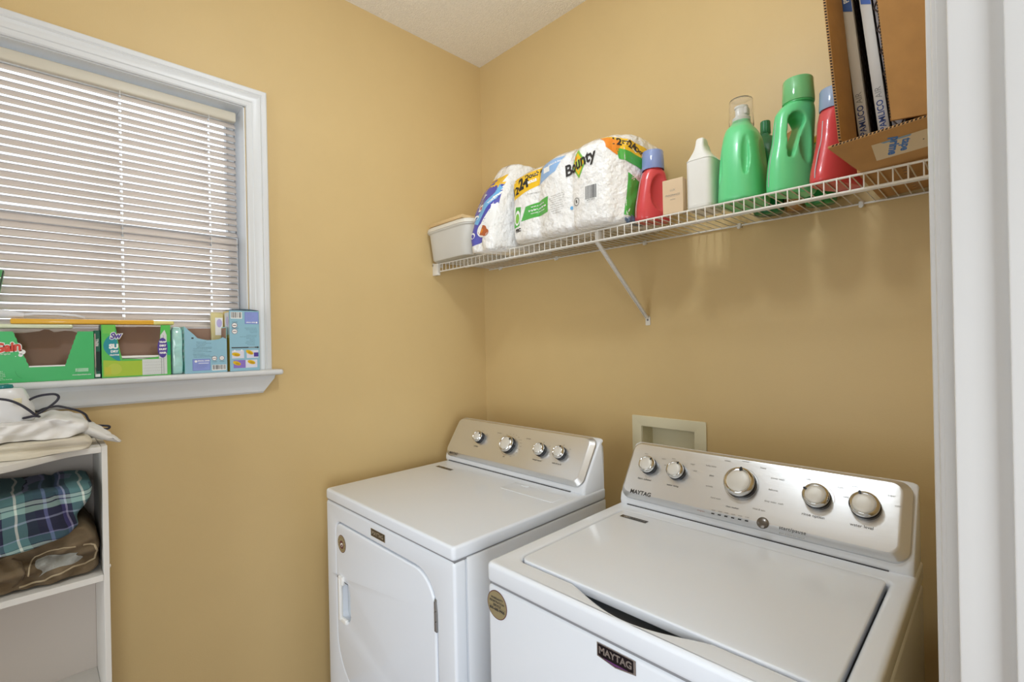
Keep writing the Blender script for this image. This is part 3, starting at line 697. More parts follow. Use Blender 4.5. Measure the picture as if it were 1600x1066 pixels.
# toilet paper pack, partly used, blue film
tp = empty('toilet_paper_pack', 'blue and white film pack of toilet paper between tub and paper towels', 'toilet paper pack', (.436, -.226, DZK), (0, 0, math.radians(-3)))
TW, TD, TH = .126, .320, .330
def tpf(u, v, n=0):
    r = max(0, (v-.20)/.15); lean = .020*(v/TH)
    x = -TW/2+u*(1-.25*r**2)+.02*r*r+lean - .012*math.sin(PI*min(1, v/.17))*(1-u/TW)
    y = -TD/2+.11*max(0, (v-.13)/.2)**1.5 + .018*(abs(u/TW-.5)*2)**3 + noise.noise(Vector((u*22, v*16, 9)))*.010 - .012*math.exp(-((v-.03)/.05)**2)
    return Vector((x, y-n*4, v-.014*math.exp(-(v/.03)**2)))
b = bmesh.new(); nu, nv = 24, 34; G = []
for j in range(nv+1):
    v = TH*j/nv; ring = [tpf(TW*i/nu, v) for i in range(nu+1)]
    bulk = math.sqrt(max(.02, 1-(max(0, v-.20)/.14)**2)); yb = TD/2-.11*(1-bulk)
    zz = ring[0].z
    xs0, xs1 = ring[0].x, ring[-1].x
    n2 = 8
    side = [Vector((xs1+.008*math.sin(PI*k/n2)+noise.noise(Vector((k*.7, v*18, 2)))*.004, ring[-1].y+(yb-ring[-1].y)*k/n2, v)) for k in range(1, n2)]
    back = [Vector((xs1+(xs0-xs1)*k/8, yb, v)) for k in range(9)]
    side2 = [Vector((xs0-.010*math.sin(PI*k/n2)+noise.noise(Vector((k*.7, v*18, 7)))*.004, yb+(ring[0].y-yb)*k/n2, v)) for k in range(1, n2)]
    G.append(ring+side+back+side2)
loft(b, G); tme = bm_mesh(b); link('pack_film', tme, FILM, tp, 180)
p = Print(projector(tme, (-TW/2-.006, -TD/2, 0), (1, -.16, 0), (0, 0, 1)))
_f = p.fn; p.fn = lambda u, v, n: _f(.002+u*1.25, v, n)
p.grid(quad((.004, .006), (.062, .020), (.112, .240), (.006, .240)), INDI, 1, 14, 26)
p.grid(quad((.006, .232), (.112, .238), (.118, .282), (.014, .276)), YEL, 1, 12, 8)
p.text('12', .050, .256, .034, INDI, 3, .0016); p.text('MEGA ROLLS', .05, .238, .006, INDI, 3)
p.grid(quad((.022, .098), (.042, .090), (.150, .262), (.128, .276)), SKY, 2, 10, 18)
p.grid(quad((.046, .078), (.165, .070), (.165, .175), (.105, .165)), PRW, 2, 10, 10)
p.disc(.066, .066, .026, PRW, 3, .028); p.disc(.064, .064, .020, BRN, 4, .020); p.disc(.078, .054, .014, BRN, 4, .014); p.disc(.060, .064, .009, ORG, 5, .009)
p.disc(.024, .050, .010, PRW, 3, .012); p.disc(.024, .050, .005, INDI, 4, .007)
p.disc(.030, .120, .016, PRW, 3, .009); p.text('ultra soft', .040, .185, .015, PRW, 3, .0006, 0, .9); p.text('TOILET PAPER', .098, .190, .010, PRW, 3, .0004, 0, 1.0)
p.rect(.034, .142, .060, .166, PRW, 2, 3, 3); p.rect(.040, .148, .054, .160, mat('print_pink', 'c2607c', .4), 3, 2, 2)
p.grid(quad((.125, .160), (.165, .165), (.165, .235), (.140, .225)), INDI, 1, 6, 8)
p.grid(quad((.100, .282), (.130, .282), (.14, .318), (.118, .314)), mat('print_tan_yellow', 'e0b25a', .3), 1, 5, 6)
p.build('pack_print', tp, 'indigo, yellow and sky blue print with a plain brown emblem')

# bottles; x across, y depth (front = -y), local origin at the base centre
def jug(name, label, loc, keys, mat_, cutters=(), voxel=.0028, group=None, rot=0, sm=3, e=2.6):
    o = empty(name, label, 'bottle', (loc[0], loc[1], DZK), (0, 0, rot), group)
    me = bottle_body(keys, e)
    if voxel: me = boolean(me, cutters, voxel, sm)
    link('body', me, mat_, o, 180); return o
# red bottle, blue cap, beside the towels
k = jug('detergent_bottle', 'red detergent bottle with blue cap, right beside the paper towels', (1.066, -.236), [(0, 0, 0, .030, .050), (.008, 0, 0, .034, .056), (.04, 0, -.001, .034, .055), (.09, 0, 0, .032, .048), (.13, 0, .002, .030, .042), (.150, 0, .003, .029, .036), (.160, 0, .003, .027, .029), (.166, 0, .003, .025, .025), (.180, 0, .003, .024, .024)], REDB,
        [sphere_mesh((.036, .010, .088), (.022, .034, .060)), sphere_mesh((-.038, .012, .085), (.014, .030, .06))], rot=math.radians(-34))
b = bmesh.new(); lathe(b, [(.0255, .158), (.0275, .159), (.0275, .164), (.0245, .165)], Matrix.Translation((0, .003, 0))); link('neck_ring', bm_mesh(b), REDB, k, 40)
link('cap', open_cup(.0335, .0325, .162, .220), BLUEC, k, 40, (0, .003, 0))
b = bmesh.new(); lathe(b, [(.024, .165), (.022, .182), (.018, .195), (.010, .204), (.004, .206)], Matrix.Translation((0, .003, 0))); link('spout', bm_mesh(b), mat('spout_blue', '6f7fb8', .4), k, 50)
seam(k, [(0, -.0572, .015), (0, -.0565, .05), (0, -.0487, .09), (0, -.0405, .13), (0, -.034, .150)])
# card box in front of it
cb = empty('card_box', 'small beige card box leaning before the red bottle near the towels', 'box', (1.163, -.286, DZK), (0, 0, math.radians(4)))
b = bmesh.new(); bbox(b, (-.030, -.014, 0), (.030, .014, .098), .001); link('box_body', bm_mesh(b), mat('beige_card', 'dcc2a0', .6), cb)
p = Print(lambda u, v, n: Vector((u, -.0142-n, v))); p.text('LUX', 0, .066, .008, INKL, 1); p.text('FRAGRANCE', 0, .052, .0075, INKL, 1); p.rect(-.020, .0475, .020, .0478, INKL, 1); p.text('sachet', 0, .040, .006, INKL, 1); p.build('box_lettering', cb)
# crumpled dark bag between towels and red bottle
cbg = empty('crumpled_bag', 'small crumpled blue-grey bag lying on the wires under the red bottle side', 'bag', (1.012, -.255, DZK+.001))
b = bmesh.new(); bmesh.ops.create_icosphere(b, subdivisions=4, radius=1)
for v in b.verts:
    q = v.co.copy(); n_ = noise.noise(q*2.3)*.35+noise.noise(q*5)*.2
    v.co = Vector((q.x*.010*(1+n_), q.y*.045*(1+n_), max(0, .012+q.z*.012*(1+n_)*1.5)))
link('bag_film', bm_mesh(b), mat('bag_slate', '5d6f86', .3, coat=.4, bump=(120, .6, .002), var=.4, varscale=60), cbg, 180)
# white jug
k = jug('plastic_jug', 'plain white plastic jug with a narrow top beside the small beige card box', (1.232, -.238), [(0, 0, 0, .034, .046), (.006, 0, 0, .0375, .050), (.02, 0, 0, .038, .050), (.132, 0, 0, .038, .050), (.140, 0, 0, .0375, .049), (.150, 0, -.004, .030, .042), (.165, 0, -.012, .019, .030), (.180, 0, -.016, .0135, .022), (.196, 0, -.016, .012, .018), (.203, 0, -.016, .010, .015), (.205, 0, -.016, .006, .010)], WHITEB,
        [sphere_mesh((0, .042, .168), (.05, .016, .018))], .0024, sm=2, e=4.5)
b = bmesh.new(); tube(b, [(0, .002, .192), (0, .016, .188), (0, .028, .172), (0, .034, .150), (0, .034, .135)], .0075, 12); link('handle', bm_mesh(b), WHITEB, k, 60)
b = bmesh.new(); loft(b, [superell(0, 0, .0384, .0504, .1385, 4.5), superell(0, 0, .0388, .0508, .1395, 4.5), superell(0, 0, .0384, .0504, .1405, 4.5)]); link('shoulder_ridge', bm_mesh(b), WHITEB, k, 60)
b = bmesh.new(); loft(b, [superell(0, 0, .0384, .0504, .0125, 4.5), superell(0, 0, .0388, .0508, .0135, 4.5), superell(0, 0, .0384, .0504, .0145, 4.5)]); link('base_ridge', bm_mesh(b), WHITEB, k, 60)
# green bottle, clear cap
k = jug('softener_bottle', 'wide green bottle with clear dispensing cap beside the white jug', (1.329, -.213), [(0, 0, 0, .053, .076), (.008, 0, 0, .0575, .082), (.05, 0, 0, .056, .081), (.10, 0, 0, .053, .078), (.15, 0, 0, .0485, .072), (.185, 0, 0, .043, .064), (.205, -.002, 0, .036, .053), (.218, -.003, 0, .028, .038), (.226, -.003, 0, .024, .026), (.234, -.003, 0, .023, .023)], GREENB,
        [sphere_mesh((.030, -.072, .135), (.010, .019, .070)), sphere_mesh((-.040, -.070, .105), (.010, .019, .050)), sphere_mesh((.066, .01, .150), (.024, .045, .065))], .003, sm=4)
link('cap', open_cup(.0310, .0300, .218, .294), CLEARC, k, 40, (-.003, 0, 0))
b = bmesh.new(); lathe(b, [(.023, .233), (.023, .242), (.015, .248), (.015, .268), (.017, .269), (.017, .274), (.004, .276)], Matrix.Translation((-.003, 0, 0))); bbox(b, (.008, -.012, .250), (.016, .012, .268), .002); link('spout', bm_mesh(b), PRW, k, 40)
# large green bottle with handle and green cap
def capsule_cut(p0, p1, r0, r1, hx):
    b = bmesh.new(); pts = []
    p0, p1 = Vector(p0), Vector(p1); d_ = (p1-p0).normalized(); n_ = Vector((-d_.y, d_.x))
    for k in range(12): a = -PI/2+PI*k/11; pts.append(p1+r1*(d_*math.cos(a)+n_*math.sin(a)))
    for k in range(12): a = PI/2+PI*k/11; pts.append(p0+r0*(d_*math.cos(a)+n_*math.sin(a)))
    loft(b, [[Vector((sx, p.x, p.y)) for p in pts] for sx in (-hx, hx)]); return bm_mesh(b)
GR = jug('detergent_bottle', 'tall light green bottle with open handle and translucent green cap', (1.452, -.222), [(0, 0, -.004, .033, .056), (.009, 0, -.004, .037, .062), (.045, 0, -.004, .037, .061), (.09, 0, -.003, .034, .057), (.13, 0, .002, .031, .053), (.17, 0, .006, .030, .052), (.205, 0, .010, .030, .050), (.224, 0, .016, .030, .042), (.233, 0, .020, .029, .033), (.242, 0, .020, .027, .027)], GREENB,
        [capsule_cut((-.026, .094), (-.004, .182), .007, .022, .08), sphere_mesh((.046, .018, .135), (.024, .030, .075)), sphere_mesh((-.046, .018, .135), (.024, .030, .075))], .0028, sm=4, e=2.3, rot=math.radians(-38))
link('cap', open_cup(.0365, .0350, .236, .296), GREENC, GR, 40, (0, .020, 0))
b = bmesh.new(); lathe(b, [(.030, .230), (.0350, .232), (.0350, .240), (.030, .242), (.030, .252), (.020, .258), (.004, .260)], Matrix.Translation((0, .020, 0))); link('neck_collar', bm_mesh(b), mat('cap_green_solid', '4cb567', .3), GR, 40)
seam(GR, [(0, -.0672, .02), (0, -.0660, .05), (0, -.0605, .09), (0, -.0515, .13), (0, -.0465, .17), (0, -.0405, .20)])
# red bottle at the cardboard box
k = jug('detergent_bottle', 'red detergent bottle with blue cap squeezed beside the cardboard box', (1.547, -.214), [(0, 0, 0, .031, .070), (.008, 0, 0, .034, .076), (.03, 0, 0, .034, .074), (.065, 0, -.004, .031, .060), (.11, 0, -.006, .029, .046), (.155, 0, -.006, .028, .040), (.180, 0, -.006, .027, .032), (.187, 0, -.006, .025, .026), (.197, 0, -.006, .024, .024)], REDB,
        [sphere_mesh((.038, .010, .095), (.018, .030, .06)), sphere_mesh((-.040, .014, .095), (.014, .030, .06))], rot=math.radians(-24))
link('cap', open_cup(.0310, .0300, .187, .238), mat('cap_blue_grey', 'a4b6d2', .15, trans=.2), k, 40, (0, -.006, 0))
seam(k, [(0, -.0775, .015), (0, -.0755, .035), (0, -.0645, .075), (0, -.0525, .11), (0, -.0465, .155)])
# small bottles at the wall behind
k = jug('small_bottle', 'small dark green bottle at the wall behind the wide green bottle', (1.345, -.066), [(0, 0, 0, .036, .036), (.01, 0, 0, .040, .040), (.17, 0, 0, .040, .040), (.20, 0, 0, .034, .034), (.225, 0, 0, .018, .018), (.232, -.004, 0, .014, .014), (.236, -.004, 0, .013, .013)], mat('bottle_dark_green', '1f7f4d', .2, coat=.3), (), None)
link('cap', ridged_cap(.0135, .0135, .236, .275, 36), mat('cap_dark_green', '2c7d4e', .35), k, 30, (-.004, 0, 0))
p = Print(lambda u, v, n: Vector(((.0403+n)*math.cos(u), (.0403+n)*math.sin(u), v)))
p.rect(-.9, .06, .5, .185, mat('label_red', 'b8564a', .4), 1, 14, 1); p.text('FRESH', -.25, .15, .02, PRW, 2, 0, 0, 0, 25); p.build('wrap_label', k)
k = jug('amber_jar', 'brown rounded jar top just seen behind the green bottles', (1.412, -.050), [(0, 0, 0, .022, .026), (.01, 0, 0, .024, .030), (.16, 0, 0, .024, .030), (.200, 0, 0, .023, .028), (.222, 0, 0, .017, .020), (.230, 0, 0, .008, .010)], mat('amber_brown', 'a4763c', .3, coat=.3), (), None)
k = jug('small_bottle', 'dark green bottle with black lettering behind red bottle by the box', (1.478, -.066), [(0, 0, 0, .034, .030), (.01, 0, 0, .038, .034), (.12, 0, 0, .038, .034), (.15, 0, 0, .030, .028), (.165, 0, 0, .014, .014), (.17, 0, 0, .013, .013)], mat('bottle_leaf_green', '2f8f4a', .25, coat=.3), (), None)
link('cap', ridged_cap(.014, .013, .17, .19, 30), mat('cap_yellow', 'e3b22d', .35), k, 30)
p = Print(lambda u, v, n: Vector(((.0395+n)*math.cos(u), (.0355+n)*math.sin(u), v)))
p.text('ECO', -.9, .085, .026, DKT, 2, .001, 0, PI/2, 1); p.rect(-1.25, .058, -.95, .068, PRW, 2, 3, 1); p.build('lettering', k)

# cardboard box of furnace filters
BX = empty('cardboard_box', 'open cardboard box with folded flaps holding air filters', 'cardboard box', (1.602, 0, DZK), (0, math.radians(-4.2), 0))
bw_, by_, bh = .152, -.300, .54
def edge_corr(b, p0, p1, th, mi=1, n=60):
    pass
b = bmesh.new(); t_ = .004
bbox(b, (0, by_, 0), (bw_, -.010, t_)); bbox(b, (0, by_, t_), (t_, -.010, bh)); bbox(b, (bw_-t_, by_, t_), (bw_, -.010, bh)); bbox(b, (0, -.014, t_), (bw_, -.010, bh))
link('carton', bm_mesh(b), CORR, BX)
def flap(nm, O, X, Y, L, Wd, outline=None, edges=()):
    """flap lying in frame X (along hinge), Y (away from hinge)"""
    M = frame(O, X, Y); me = plate([outline or [(0, 0), (L, 0), (L, Wd), (0, Wd)]], .0060, 0)
    me.transform(M); o = link(nm, me, CORR, BX)
    for a, c in edges:   # fluted edge: dark zigzag between the liners
        a, c = Vector(a), Vector(c); d_ = (c-a); ln = d_.length; d_.normalize(); nn_ = Vector((d_.y, -d_.x)); n = int(ln/.0065)
        b = bmesh.new()
        for i in range(n):
            s0 = a+d_*(i*.0065+.0006); s1 = a+d_*(i*.0065+.0044); sk = d_*.0016
            q = [s0+nn_*.0004, s1+nn_*.0004, s1+sk+nn_*.0004, s0+sk+nn_*.0004]; zz = [.0009, .0009, .0051, .0051]
            b.faces.new([b.verts.new(M @ Vector((q[k].x, q[k].y, zz[k]))) for k in range(4)])
        e_ = link('fluted_edge', bm_mesh(b), CORRE, o)
    return M, o
# left flap swings out toward the room, right flap leans out, bottom flap folds over the lip
flap('side_flap', (.001, by_+.001, .055), (0, 0, 1), (-.16, -1, 0), .47, .090, [(0, 0), (.47, 0), (.47, .090), (.0, .090), (-.03, .03)], [((.47, .090), (.0, .090)), ((0, .090), (-.03, .03))])
flap('side_flap', (bw_-.001, by_+.001, .075), (0, 0, 1), (-.86, -.50, 0), .46, .092, [(0, 0), (.46, 0), (.46, .092), (.0, .092)], [((.46, .092), (.0, .092))])
M, fo = flap('bottom_flap', (.010, by_+.002, .001), (1, 0, 0), (0, -.93, .40), .15, .112, [(0, 0), (.20, 0), (.20, .112), (-.040, .112), (-.020, .055)], [((.20, .112), (-.040, .112))])
p = Print(lambda u, v, n: M @ Vector((u, v, .0062+n)))
TAPE = mat('packing_tape', 'd9c7a8', .15, coat=.6); p.poly([(.030, .030), (.030, .082), (.128, .082), (.128, .030)], TAPE, 1)
p.poly([(.045, .0815), (.095, .0815), (.092, .077), (.050, .077)], mat('tape_blue', '7e9fc0', .3), 2)
BLT = mat('tape_print_blue', '4f7fc0', .3)
p.text('prime', .064, .062, .022, BLT, 2, .001, 0, -PI/2-.25); p.text('tape', .082, .056, .02, BLT, 2, .0008, 0, -PI/2-.25); p.disc(.110, .056, .0014, INK, 2); p.build('packing_tape', fo, 'clear tape with blue lettering')
BXM = mat('filter_card', 'd7d2cb', .6); MED = mat('filter_media', '857b72', .8, var=.15, varscale=60); LAT = mat('filter_lattice', '4b3d35', .7)
NAVY = mat('print_navy', '2b3f78', .4); ROY = mat('print_royal_blue', '2f58a8', .4)
for i, (fx, fl) in enumerate(((.010, 'air filter in grey card frame, left one in the cardboard box'), (.046, 'air filter in grey card frame, right one in the cardboard box'))):
    f = empty('air_filter', fl, 'air filter', (1.602+fx, 0, DZK+.0045), (0, math.radians(-5.2-i*.4), 0), 'air filters in the cardboard box')
    me = plate([[(-.292, .002), (-.020, .002), (-.020, .50), (-.292, .50)], [(-.272, .022), (-.040, .022), (-.040, .48), (-.272, .48)]], .020, .0006, 1)
    me.transform(Matrix(((0, 0, 1, 0), (1, 0, 0, 0), (0, 1, 0, 0), (0, 0, 0, 1)))); link('card_frame', me, BXM, f)
    b = bmesh.new(); nP = 26
    top = [[Vector((.0105+(.006 if k % 2 else -.006), -.272+.232*k/nP, z)) for k in range(nP+1)] for z in (.022, .48)]
    g = [[b.verts.new(q) for q in r] for r in top]
    for k in range(nP): b.faces.new((g[0][k], g[0][k+1], g[1][k+1], g[1][k]))
    link('pleated_media', bm_mesh(b), MED, f)
    b = bmesh.new(); st = .05
    for j in range(-4, 14):
        for sg in (1, -1):
            pts = []
            z0_ = .022+j*st
            for q in range(9):
                y = -.272+.232*q/8; z_ = z0_+sg*(y+.156)*1.6
                if .022 <= z_ <= .48: pts.append((.0195, y, z_))
            if len(pts) > 1: tube(b, pts, .0011, 4)
    link('lattice', bm_mesh(b), LAT, f)
    p = Print(lambda u, v, n: Vector((.010+u, -.2922-n, v)))
    p.text('PAMLICO', 0, .112, .0165, NAVY, 1, .0003, 0, PI/2); p.text('AIR', 0, .164, .0165, INKL, 1, 0, 0, PI/2)
    p.poly([(-.008, .372), (.009, .362), (.009, .49), (-.008, .49)], ROY, 1); p.text('PUREAIR', 0.001, .415, .0145, PRW, 2, .0004, 0, PI/2)
    p.build('spine_print', f, 'navy lettering with a blue tab')
b_ = empty('air_filter', 'unframed dark pleated filter, rightmost in the cardboard box', 'air filter', (1.602+.070, 0, DZK+.0045), (0, math.radians(-5.8), 0))
b = bmesh.new(); nP = 40
pr_ = [Vector((.012+(.008 if k % 2 else -.008), -.285+.26*k/nP, 0)) for k in range(nP+1)]
g = [[b.verts.new(q+Vector((.004*math.sin(k*1.7+z*30), 0, z))) for k, q in enumerate(pr_)] for z in [i*.05 for i in range(11)]]
for j in range(10):
    for k in range(nP): b.faces.new((g[j][k], g[j][k+1], g[j+1][k+1], g[j+1][k]))
link('pleated_media', bm_mesh(b), mat('filter_media_dark', '6b6166', .75, bump=(80, .6, .004), var=.3, varscale=50), b_)
b = bmesh.new(); bbox(b, (.001, -.294, .001), (.024, -.286, .50), .002); link('media_edge', bm_mesh(b), mat('filter_edge_grey', '8b8483', .8, bump=(70, .9, .006), var=.35, varscale=70), b_)
b = bmesh.new()
for j in range(-3, 12):
    for sg in (1, -1): tube(b, [(.0, -.295, max(.004, min(.498, .05*j))), (.024, -.2955, max(.004, min(.498, .05*j+.045*sg)))], .0014, 4)
link('lattice', bm_mesh(b), LAT, b_)
# ------------------------------------------------------------------ things on the window stool
SZ = 1.3335
def carton(name, label, y0, y1, x0, x1, h, outline, notch_back, face, inner, back_out=None, group=None, sides=None):
    """open-fronted carton: y0..y1 across, x0 back, x1 front; outline = front panel (u from y0, v up)"""
    o = empty(name, label, 'box', (x0, y0, SZ), (0, 0, 0), group); W_, D_ = y1-y0, x1-x0; t = .0012
    M = frame((D_-t, 0, 0), (0, 1, 0), (0, 0, 1))
    me = plate([outline], t, 0); me.transform(M); link('front_panel', me, face, o)
    me = plate([notch_back], t, 0); me.transform(frame((0, 0, 0), (0, 1, 0), (0, 0, 1))); link('back_panel', me, inner, o)
    b = bmesh.new(); bbox(b, (t, t, 0), (D_-t, W_-t, t)); link('base_panel', bm_mesh(b), inner, o)
    for y in (0, W_-t):
        b = bmesh.new(); bbox(b, (0, y, 0), (D_-t, y+t, h)); link('side_panel', bm_mesh(b), sides or face, o)
    b = bmesh.new(); bbox(b, (t, t, t), (t*1.5, W_-t, h-.004)); bbox(b, (t, t, t), (D_-t, t*1.5, h-.003)); bbox(b, (t, W_-t*1.5, t), (D_-t, W_-t, h-.003))
    link('liner', bm_mesh(b), inner, o)
    P_ = Print(frame((D_, 0, 0), (0, 1, 0), (0, 0, 1)))
    return o, P_, W_, D_
def lines(p, u, v, n, ln, m, size=.0032, dv=.0052, right=False, txt='directions for use keep away from heat and flame store in dry place'):
    for i in range(n):
        k = max(8, int(len(txt)*ln*rnd.uniform(.55, 1))); t = txt[i*3 % 9:][:k]
        w_ = len(t)*size*.5
        p.text(t, u-w_/2 if right else u+w_/2, v-i*dv, size, m, 2)
def barcode(p, u0, v0, u1, v1, lay=2):
    p.rect(u0, v0, u1, v1, PRW, lay); x = u0+.002
    while x < u1-.003:
        wv = rnd.choice((.0006, .001, .0016)); p.rect(x, v0+.003, x+wv, v1-.001, INK, lay+1); x += wv+rnd.choice((.0007, .0012, .002))
G1 = mat('carton_green', '3fb868', .35, coat=.2); INC = mat('carton_inner', 'a58674', .8, var=.04)
gw, gh = .206, .131
o, p, W_, D_ = carton('dryer_sheet_box', 'green torn-open dryer sheet carton, leftmost on the window stool', -1.700, -1.494, -.022, .052, gh,
    [(0, 0), (gw, 0), (gw, gh), (.173, gh)]+[(.173-(.173-.147)*k/14+(.0008 if k % 2 else -.0008), gh-(gh-.040)*k/14) for k in range(1, 15)]+[(.078-(.078-.050)*k/14+(.0008 if k % 2 else -.0008), .040+(gh-.040)*k/14) for k in range(15)]+[(0, gh)],
    [(0, 0), (gw, 0), (gw, gh-.004), (.18, gh-.003), (.165, gh+.003), (.15, gh+.004), (.135, gh+.001), (.128, gh), (.118, gh+.007), (.108, gh+.008), (.10, gh+.003), (.07, gh-.002), (0, gh-.003)], G1, INC)
RED = mat('print_red', 'd8432f', .4)
p.text('Gain', .0385, .090, .031, PRW, 1, .0034, .15, .12, .85); p.text('Gain', .0385, .090, .031, RED, 2, .0014, .15, .12, .85)
p.text('original', .036, .074, .006, PRW, 2); p.disc(.066, .078, .0065, PRW, 1, n=9); p.disc(.063, .070, .0045, PRW, 1, n=7); p.disc(.054, .067, .001, PRW, 1)
lines(p, .004, .030, 6, .5, PRW, .0030, .0042); p.rect(.078, .038, .147, .0415, PRW, 1)
for i in range(5): p.rect(.167, .029-i*.0019, .194, .0302-i*.0019, mat('print_pale_green', 'c6ecd2', .4), 1)
p.text('www.dryersheets.com', .180, .013, .0042, PRW, 2, .0001)
p.ring(.075, .030, .022, .0008, mat('carton_green_crease', '2f9a55', .4), 1, 8, PI, PI*1.35); p.ring(.150, .030, .022, .0008, mat('carton_green_crease', '2f9a55', .4), 1, 8, -.9, 0)
p.build('front_print', o, 'red, white and pale green lettering')
b = bmesh.new()
q = [Vector((D_+.0006, gw+.0005, z_)) for z_ in (.012, .030, .05, .07, .09, .115)]
vs0 = [b.verts.new((v.x-.010, v.y, v.z)) for v in q]; vs1 = [b.verts.new((v.x-.002, v.y+rnd.uniform(.001, .004), v.z)) for v in q]
for i in range(5): b.faces.new((vs0[i], vs0[i+1], vs1[i+1], vs1[i]))
link('torn_edge', bm_mesh(b), mat('torn_paper', 'efd9d4', .8), o)
# floor wipe refill carton
sw, shh = .1605, .150
TEAL = mat('print_teal_dark', '1f8f9b', .35); G2 = mat('carton_green_grad', '58bf55', .35, coat=.2); LIME = mat('print_yellow_green', 'a9c63c', .35); PUR = mat('print_purple', '56429a', .35); DG = mat('carton_dark_green', '11604a', .35)
o, p, W_, D_ = carton('floor_wipe_box', 'green and lime torn-open floor wipe carton, second from left on the window stool', -1.4775, -1.317, -.022, .050, shh,
    [(0, 0), (sw, 0), (sw, shh), (.137, shh), (.134, .10), (.131, .056), (.115, .053), (.09, .050), (.06, .052), (.045, .052), (.038, .09), (.031, shh), (0, shh)],
    [(0, 0), (sw, 0), (sw, shh-.003), (.088, shh-.003), (.080, shh-.014), (.072, shh-.018), (.050, shh-.020), (.035, shh-.018), (0, shh-.004)], G2, INC, sides=DG)
p.poly([(.0310, .137)]+[(.041-.037*math.sin(PI*k/16)**.8, .137-.093*k/16) for k in range(1, 16)]+[(.0412, .044)], TEAL, 1)
p.text('Sw', .030, .118, .024, PRW, 2, .0025, .3, .1, .85); p.text('Sw', .030, .118, .024, PUR, 3, .0008, .3, .1, .85); p.text('SU', .0265, .088, .017, PRW, 2, .0012); p.text('DRY', .028, .074, .0085, PRW, 2, .0005); p.text('CLOTHS', .028, .064, .0055, PRW, 2, .0003)
p.poly([(.003, .003), (.091, .003), (.091, .046), (.048, .046), (.003, .050)], LIME, 2); p.disc(.028, .024, .016, mat('print_lime_pale', 'b9c94a', .4), 3); p.rect(.006, .008, .02, .03, mat('print_olive_yellow', 'c0c23e', .4), 4)
GRT = mat('print_pale_grey', 'd7dbd9', .4, bump=(300, .4, .001)); p.rect(.091, .003, .151, .049, GRT, 2)
for k in range(9):
    for j in range(5): p.ring(.096+k*.0052+(j % 2)*.0026, .008+j*.0085, .0028, .0003, mat('print_mid_grey', '9fa5a3', .4), 3, 6, PI, 2*PI)
p.poly([(.131, .050), (.151, .049), (.151, .120), (.146, .136), (.136, .120)], GRT, 2); p.rect(.1365, .003, .138, .050, mat('print_mid_grey', '9fa5a3', .4), 3); p.rect(.142, .003, .1435, .12, mat('print_mid_grey', '9fa5a3', .4), 3)
p.rect(.003, .125, .0295, .1495, mat('print_bright_green', '6fc452', .35), 1); p.rect(.152, .06, .160, .10, mat('print_jade', '1fae7d', .35), 3)
p.disc(.1405, .082, .0125, PUR, 4, .030)
for i in range(4): p.text(['TRAP', 'DIRT', 'DUST', 'HAIR'][i], .1410, .099-i*.0108, .0072, PRW, 6, .0006)
p.build('front_print', o, 'teal, purple and lime printing with white lettering')
p = Print(lambda u, v, n: Vector((u, -.0003-n, v))); p.text('SWEEPER', .046, .095, .012, PRW, 1, .0005, 0, PI/2); p.rect(.030, .018, .040, .05, TEAL, 1); p.rect(.055, .01, .066, .04, TEAL, 1); p.build('side_print', o)
b = bmesh.new()
for i in range(7): bbox(b, (.004+.0006*(i % 2), .006, .002+i*.0085), (.0695-.0008*(i % 3), .1545, .0095+i*.0085), .003)
st = link('wipe_stack', bm_mesh(b), mat('wipe_white', 'f1f0ec', .8), None, 60, (-.022, -1.4775, SZ)); tag(st, 'stack of white folded wipes inside the green and lime carton', 'wipes', None, 'stuff')
# light blue open carton
LB = mat('carton_light_blue', '93bfd2', .4); VIO = mat('print_periwinkle', '8f9ddb', .4); VIO2 = mat('print_violet_edge', '6c78c8', .4); TQ = mat('carton_turquoise', '9fdcd2', .3); DKB = mat('print_slate_text', '3c5563', .5)
cw, ch = .116, .146
o, p, W_, D_ = carton('duster_refill_box', 'light blue open duster refill carton, third from left on the window stool', -1.281, -1.165, -.022, .050, ch,
    [(0, 0), (cw, 0), (cw, .106), (.105, .112), (.094, .106), (.080, .104), (.062, .103), (.048, .106), (.034, .110), (.026, .120), (.014, .132), (0, ch)],
    [(0, 0), (cw, 0), (cw, .120), (.098, .112), (.075, .112), (.050, .118), (.032, .124), (.022, .138), (0, ch-.002)], LB, INC, sides=TQ)
p.rect(.018, .108, .024, .112, INK, 1); lines(p, .028, .098, 5, .55, DKB, .0028, .0044); lines(p, .018, .077, 3, .8, DKB, .0028, .0050); lines(p, .018, .060, 3, .7, DKB, .0030, .0046)
p.rect(.020, .008, .068, .044, VIO2, 1); p.rect(.021, .009, .067, .043, VIO, 2); p.disc(.029, .037, .004, PRW, 3, n=6); p.text('SPECIAL OFFER', .050, .038, .0048, PRW, 3, .0002); p.rect(.036, .030, .064, .0315, PRW, 3); lines(p, .024, .025, 3, .5, VIO2, .0028, .0045)
for u in (.080, .101): p.ring(u, .045, .0068, .0010, mat('print_maroon', '7a3a44', .4), 2); p.disc(u, .045, .0062, PRW, 1)
p.rect(.097, .0445, .105, .0455, mat('print_maroon', '7a3a44', .4), 3); p.rect(.075, .044, .085, .0455, mat('print_maroon', '7a3a44', .4), 3); p.text('CAUTION', .080, .034, .003, INK, 2); p.text('CAUTION', .101, .034, .003, INK, 2)
barcode(p, .073, .006, .113, .024, 1); p.build('front_print', o, 'slate lettering, violet panel and barcode')
p = Print(lambda u, v, n: Vector((u, -.0003-n, v)))
for i in range(5): p.rect(.006, .048+i*.019, .068, .056+i*.019, mat('reflection_pale_aqua', 'e3f5f1', .3), 1)  # pale stripes paint in the reflection of the blind slats
p.rect(.006, .006, .066, .038, mat('print_aqua', '5cc9bd', .3), 1); p.build('side_print', o)
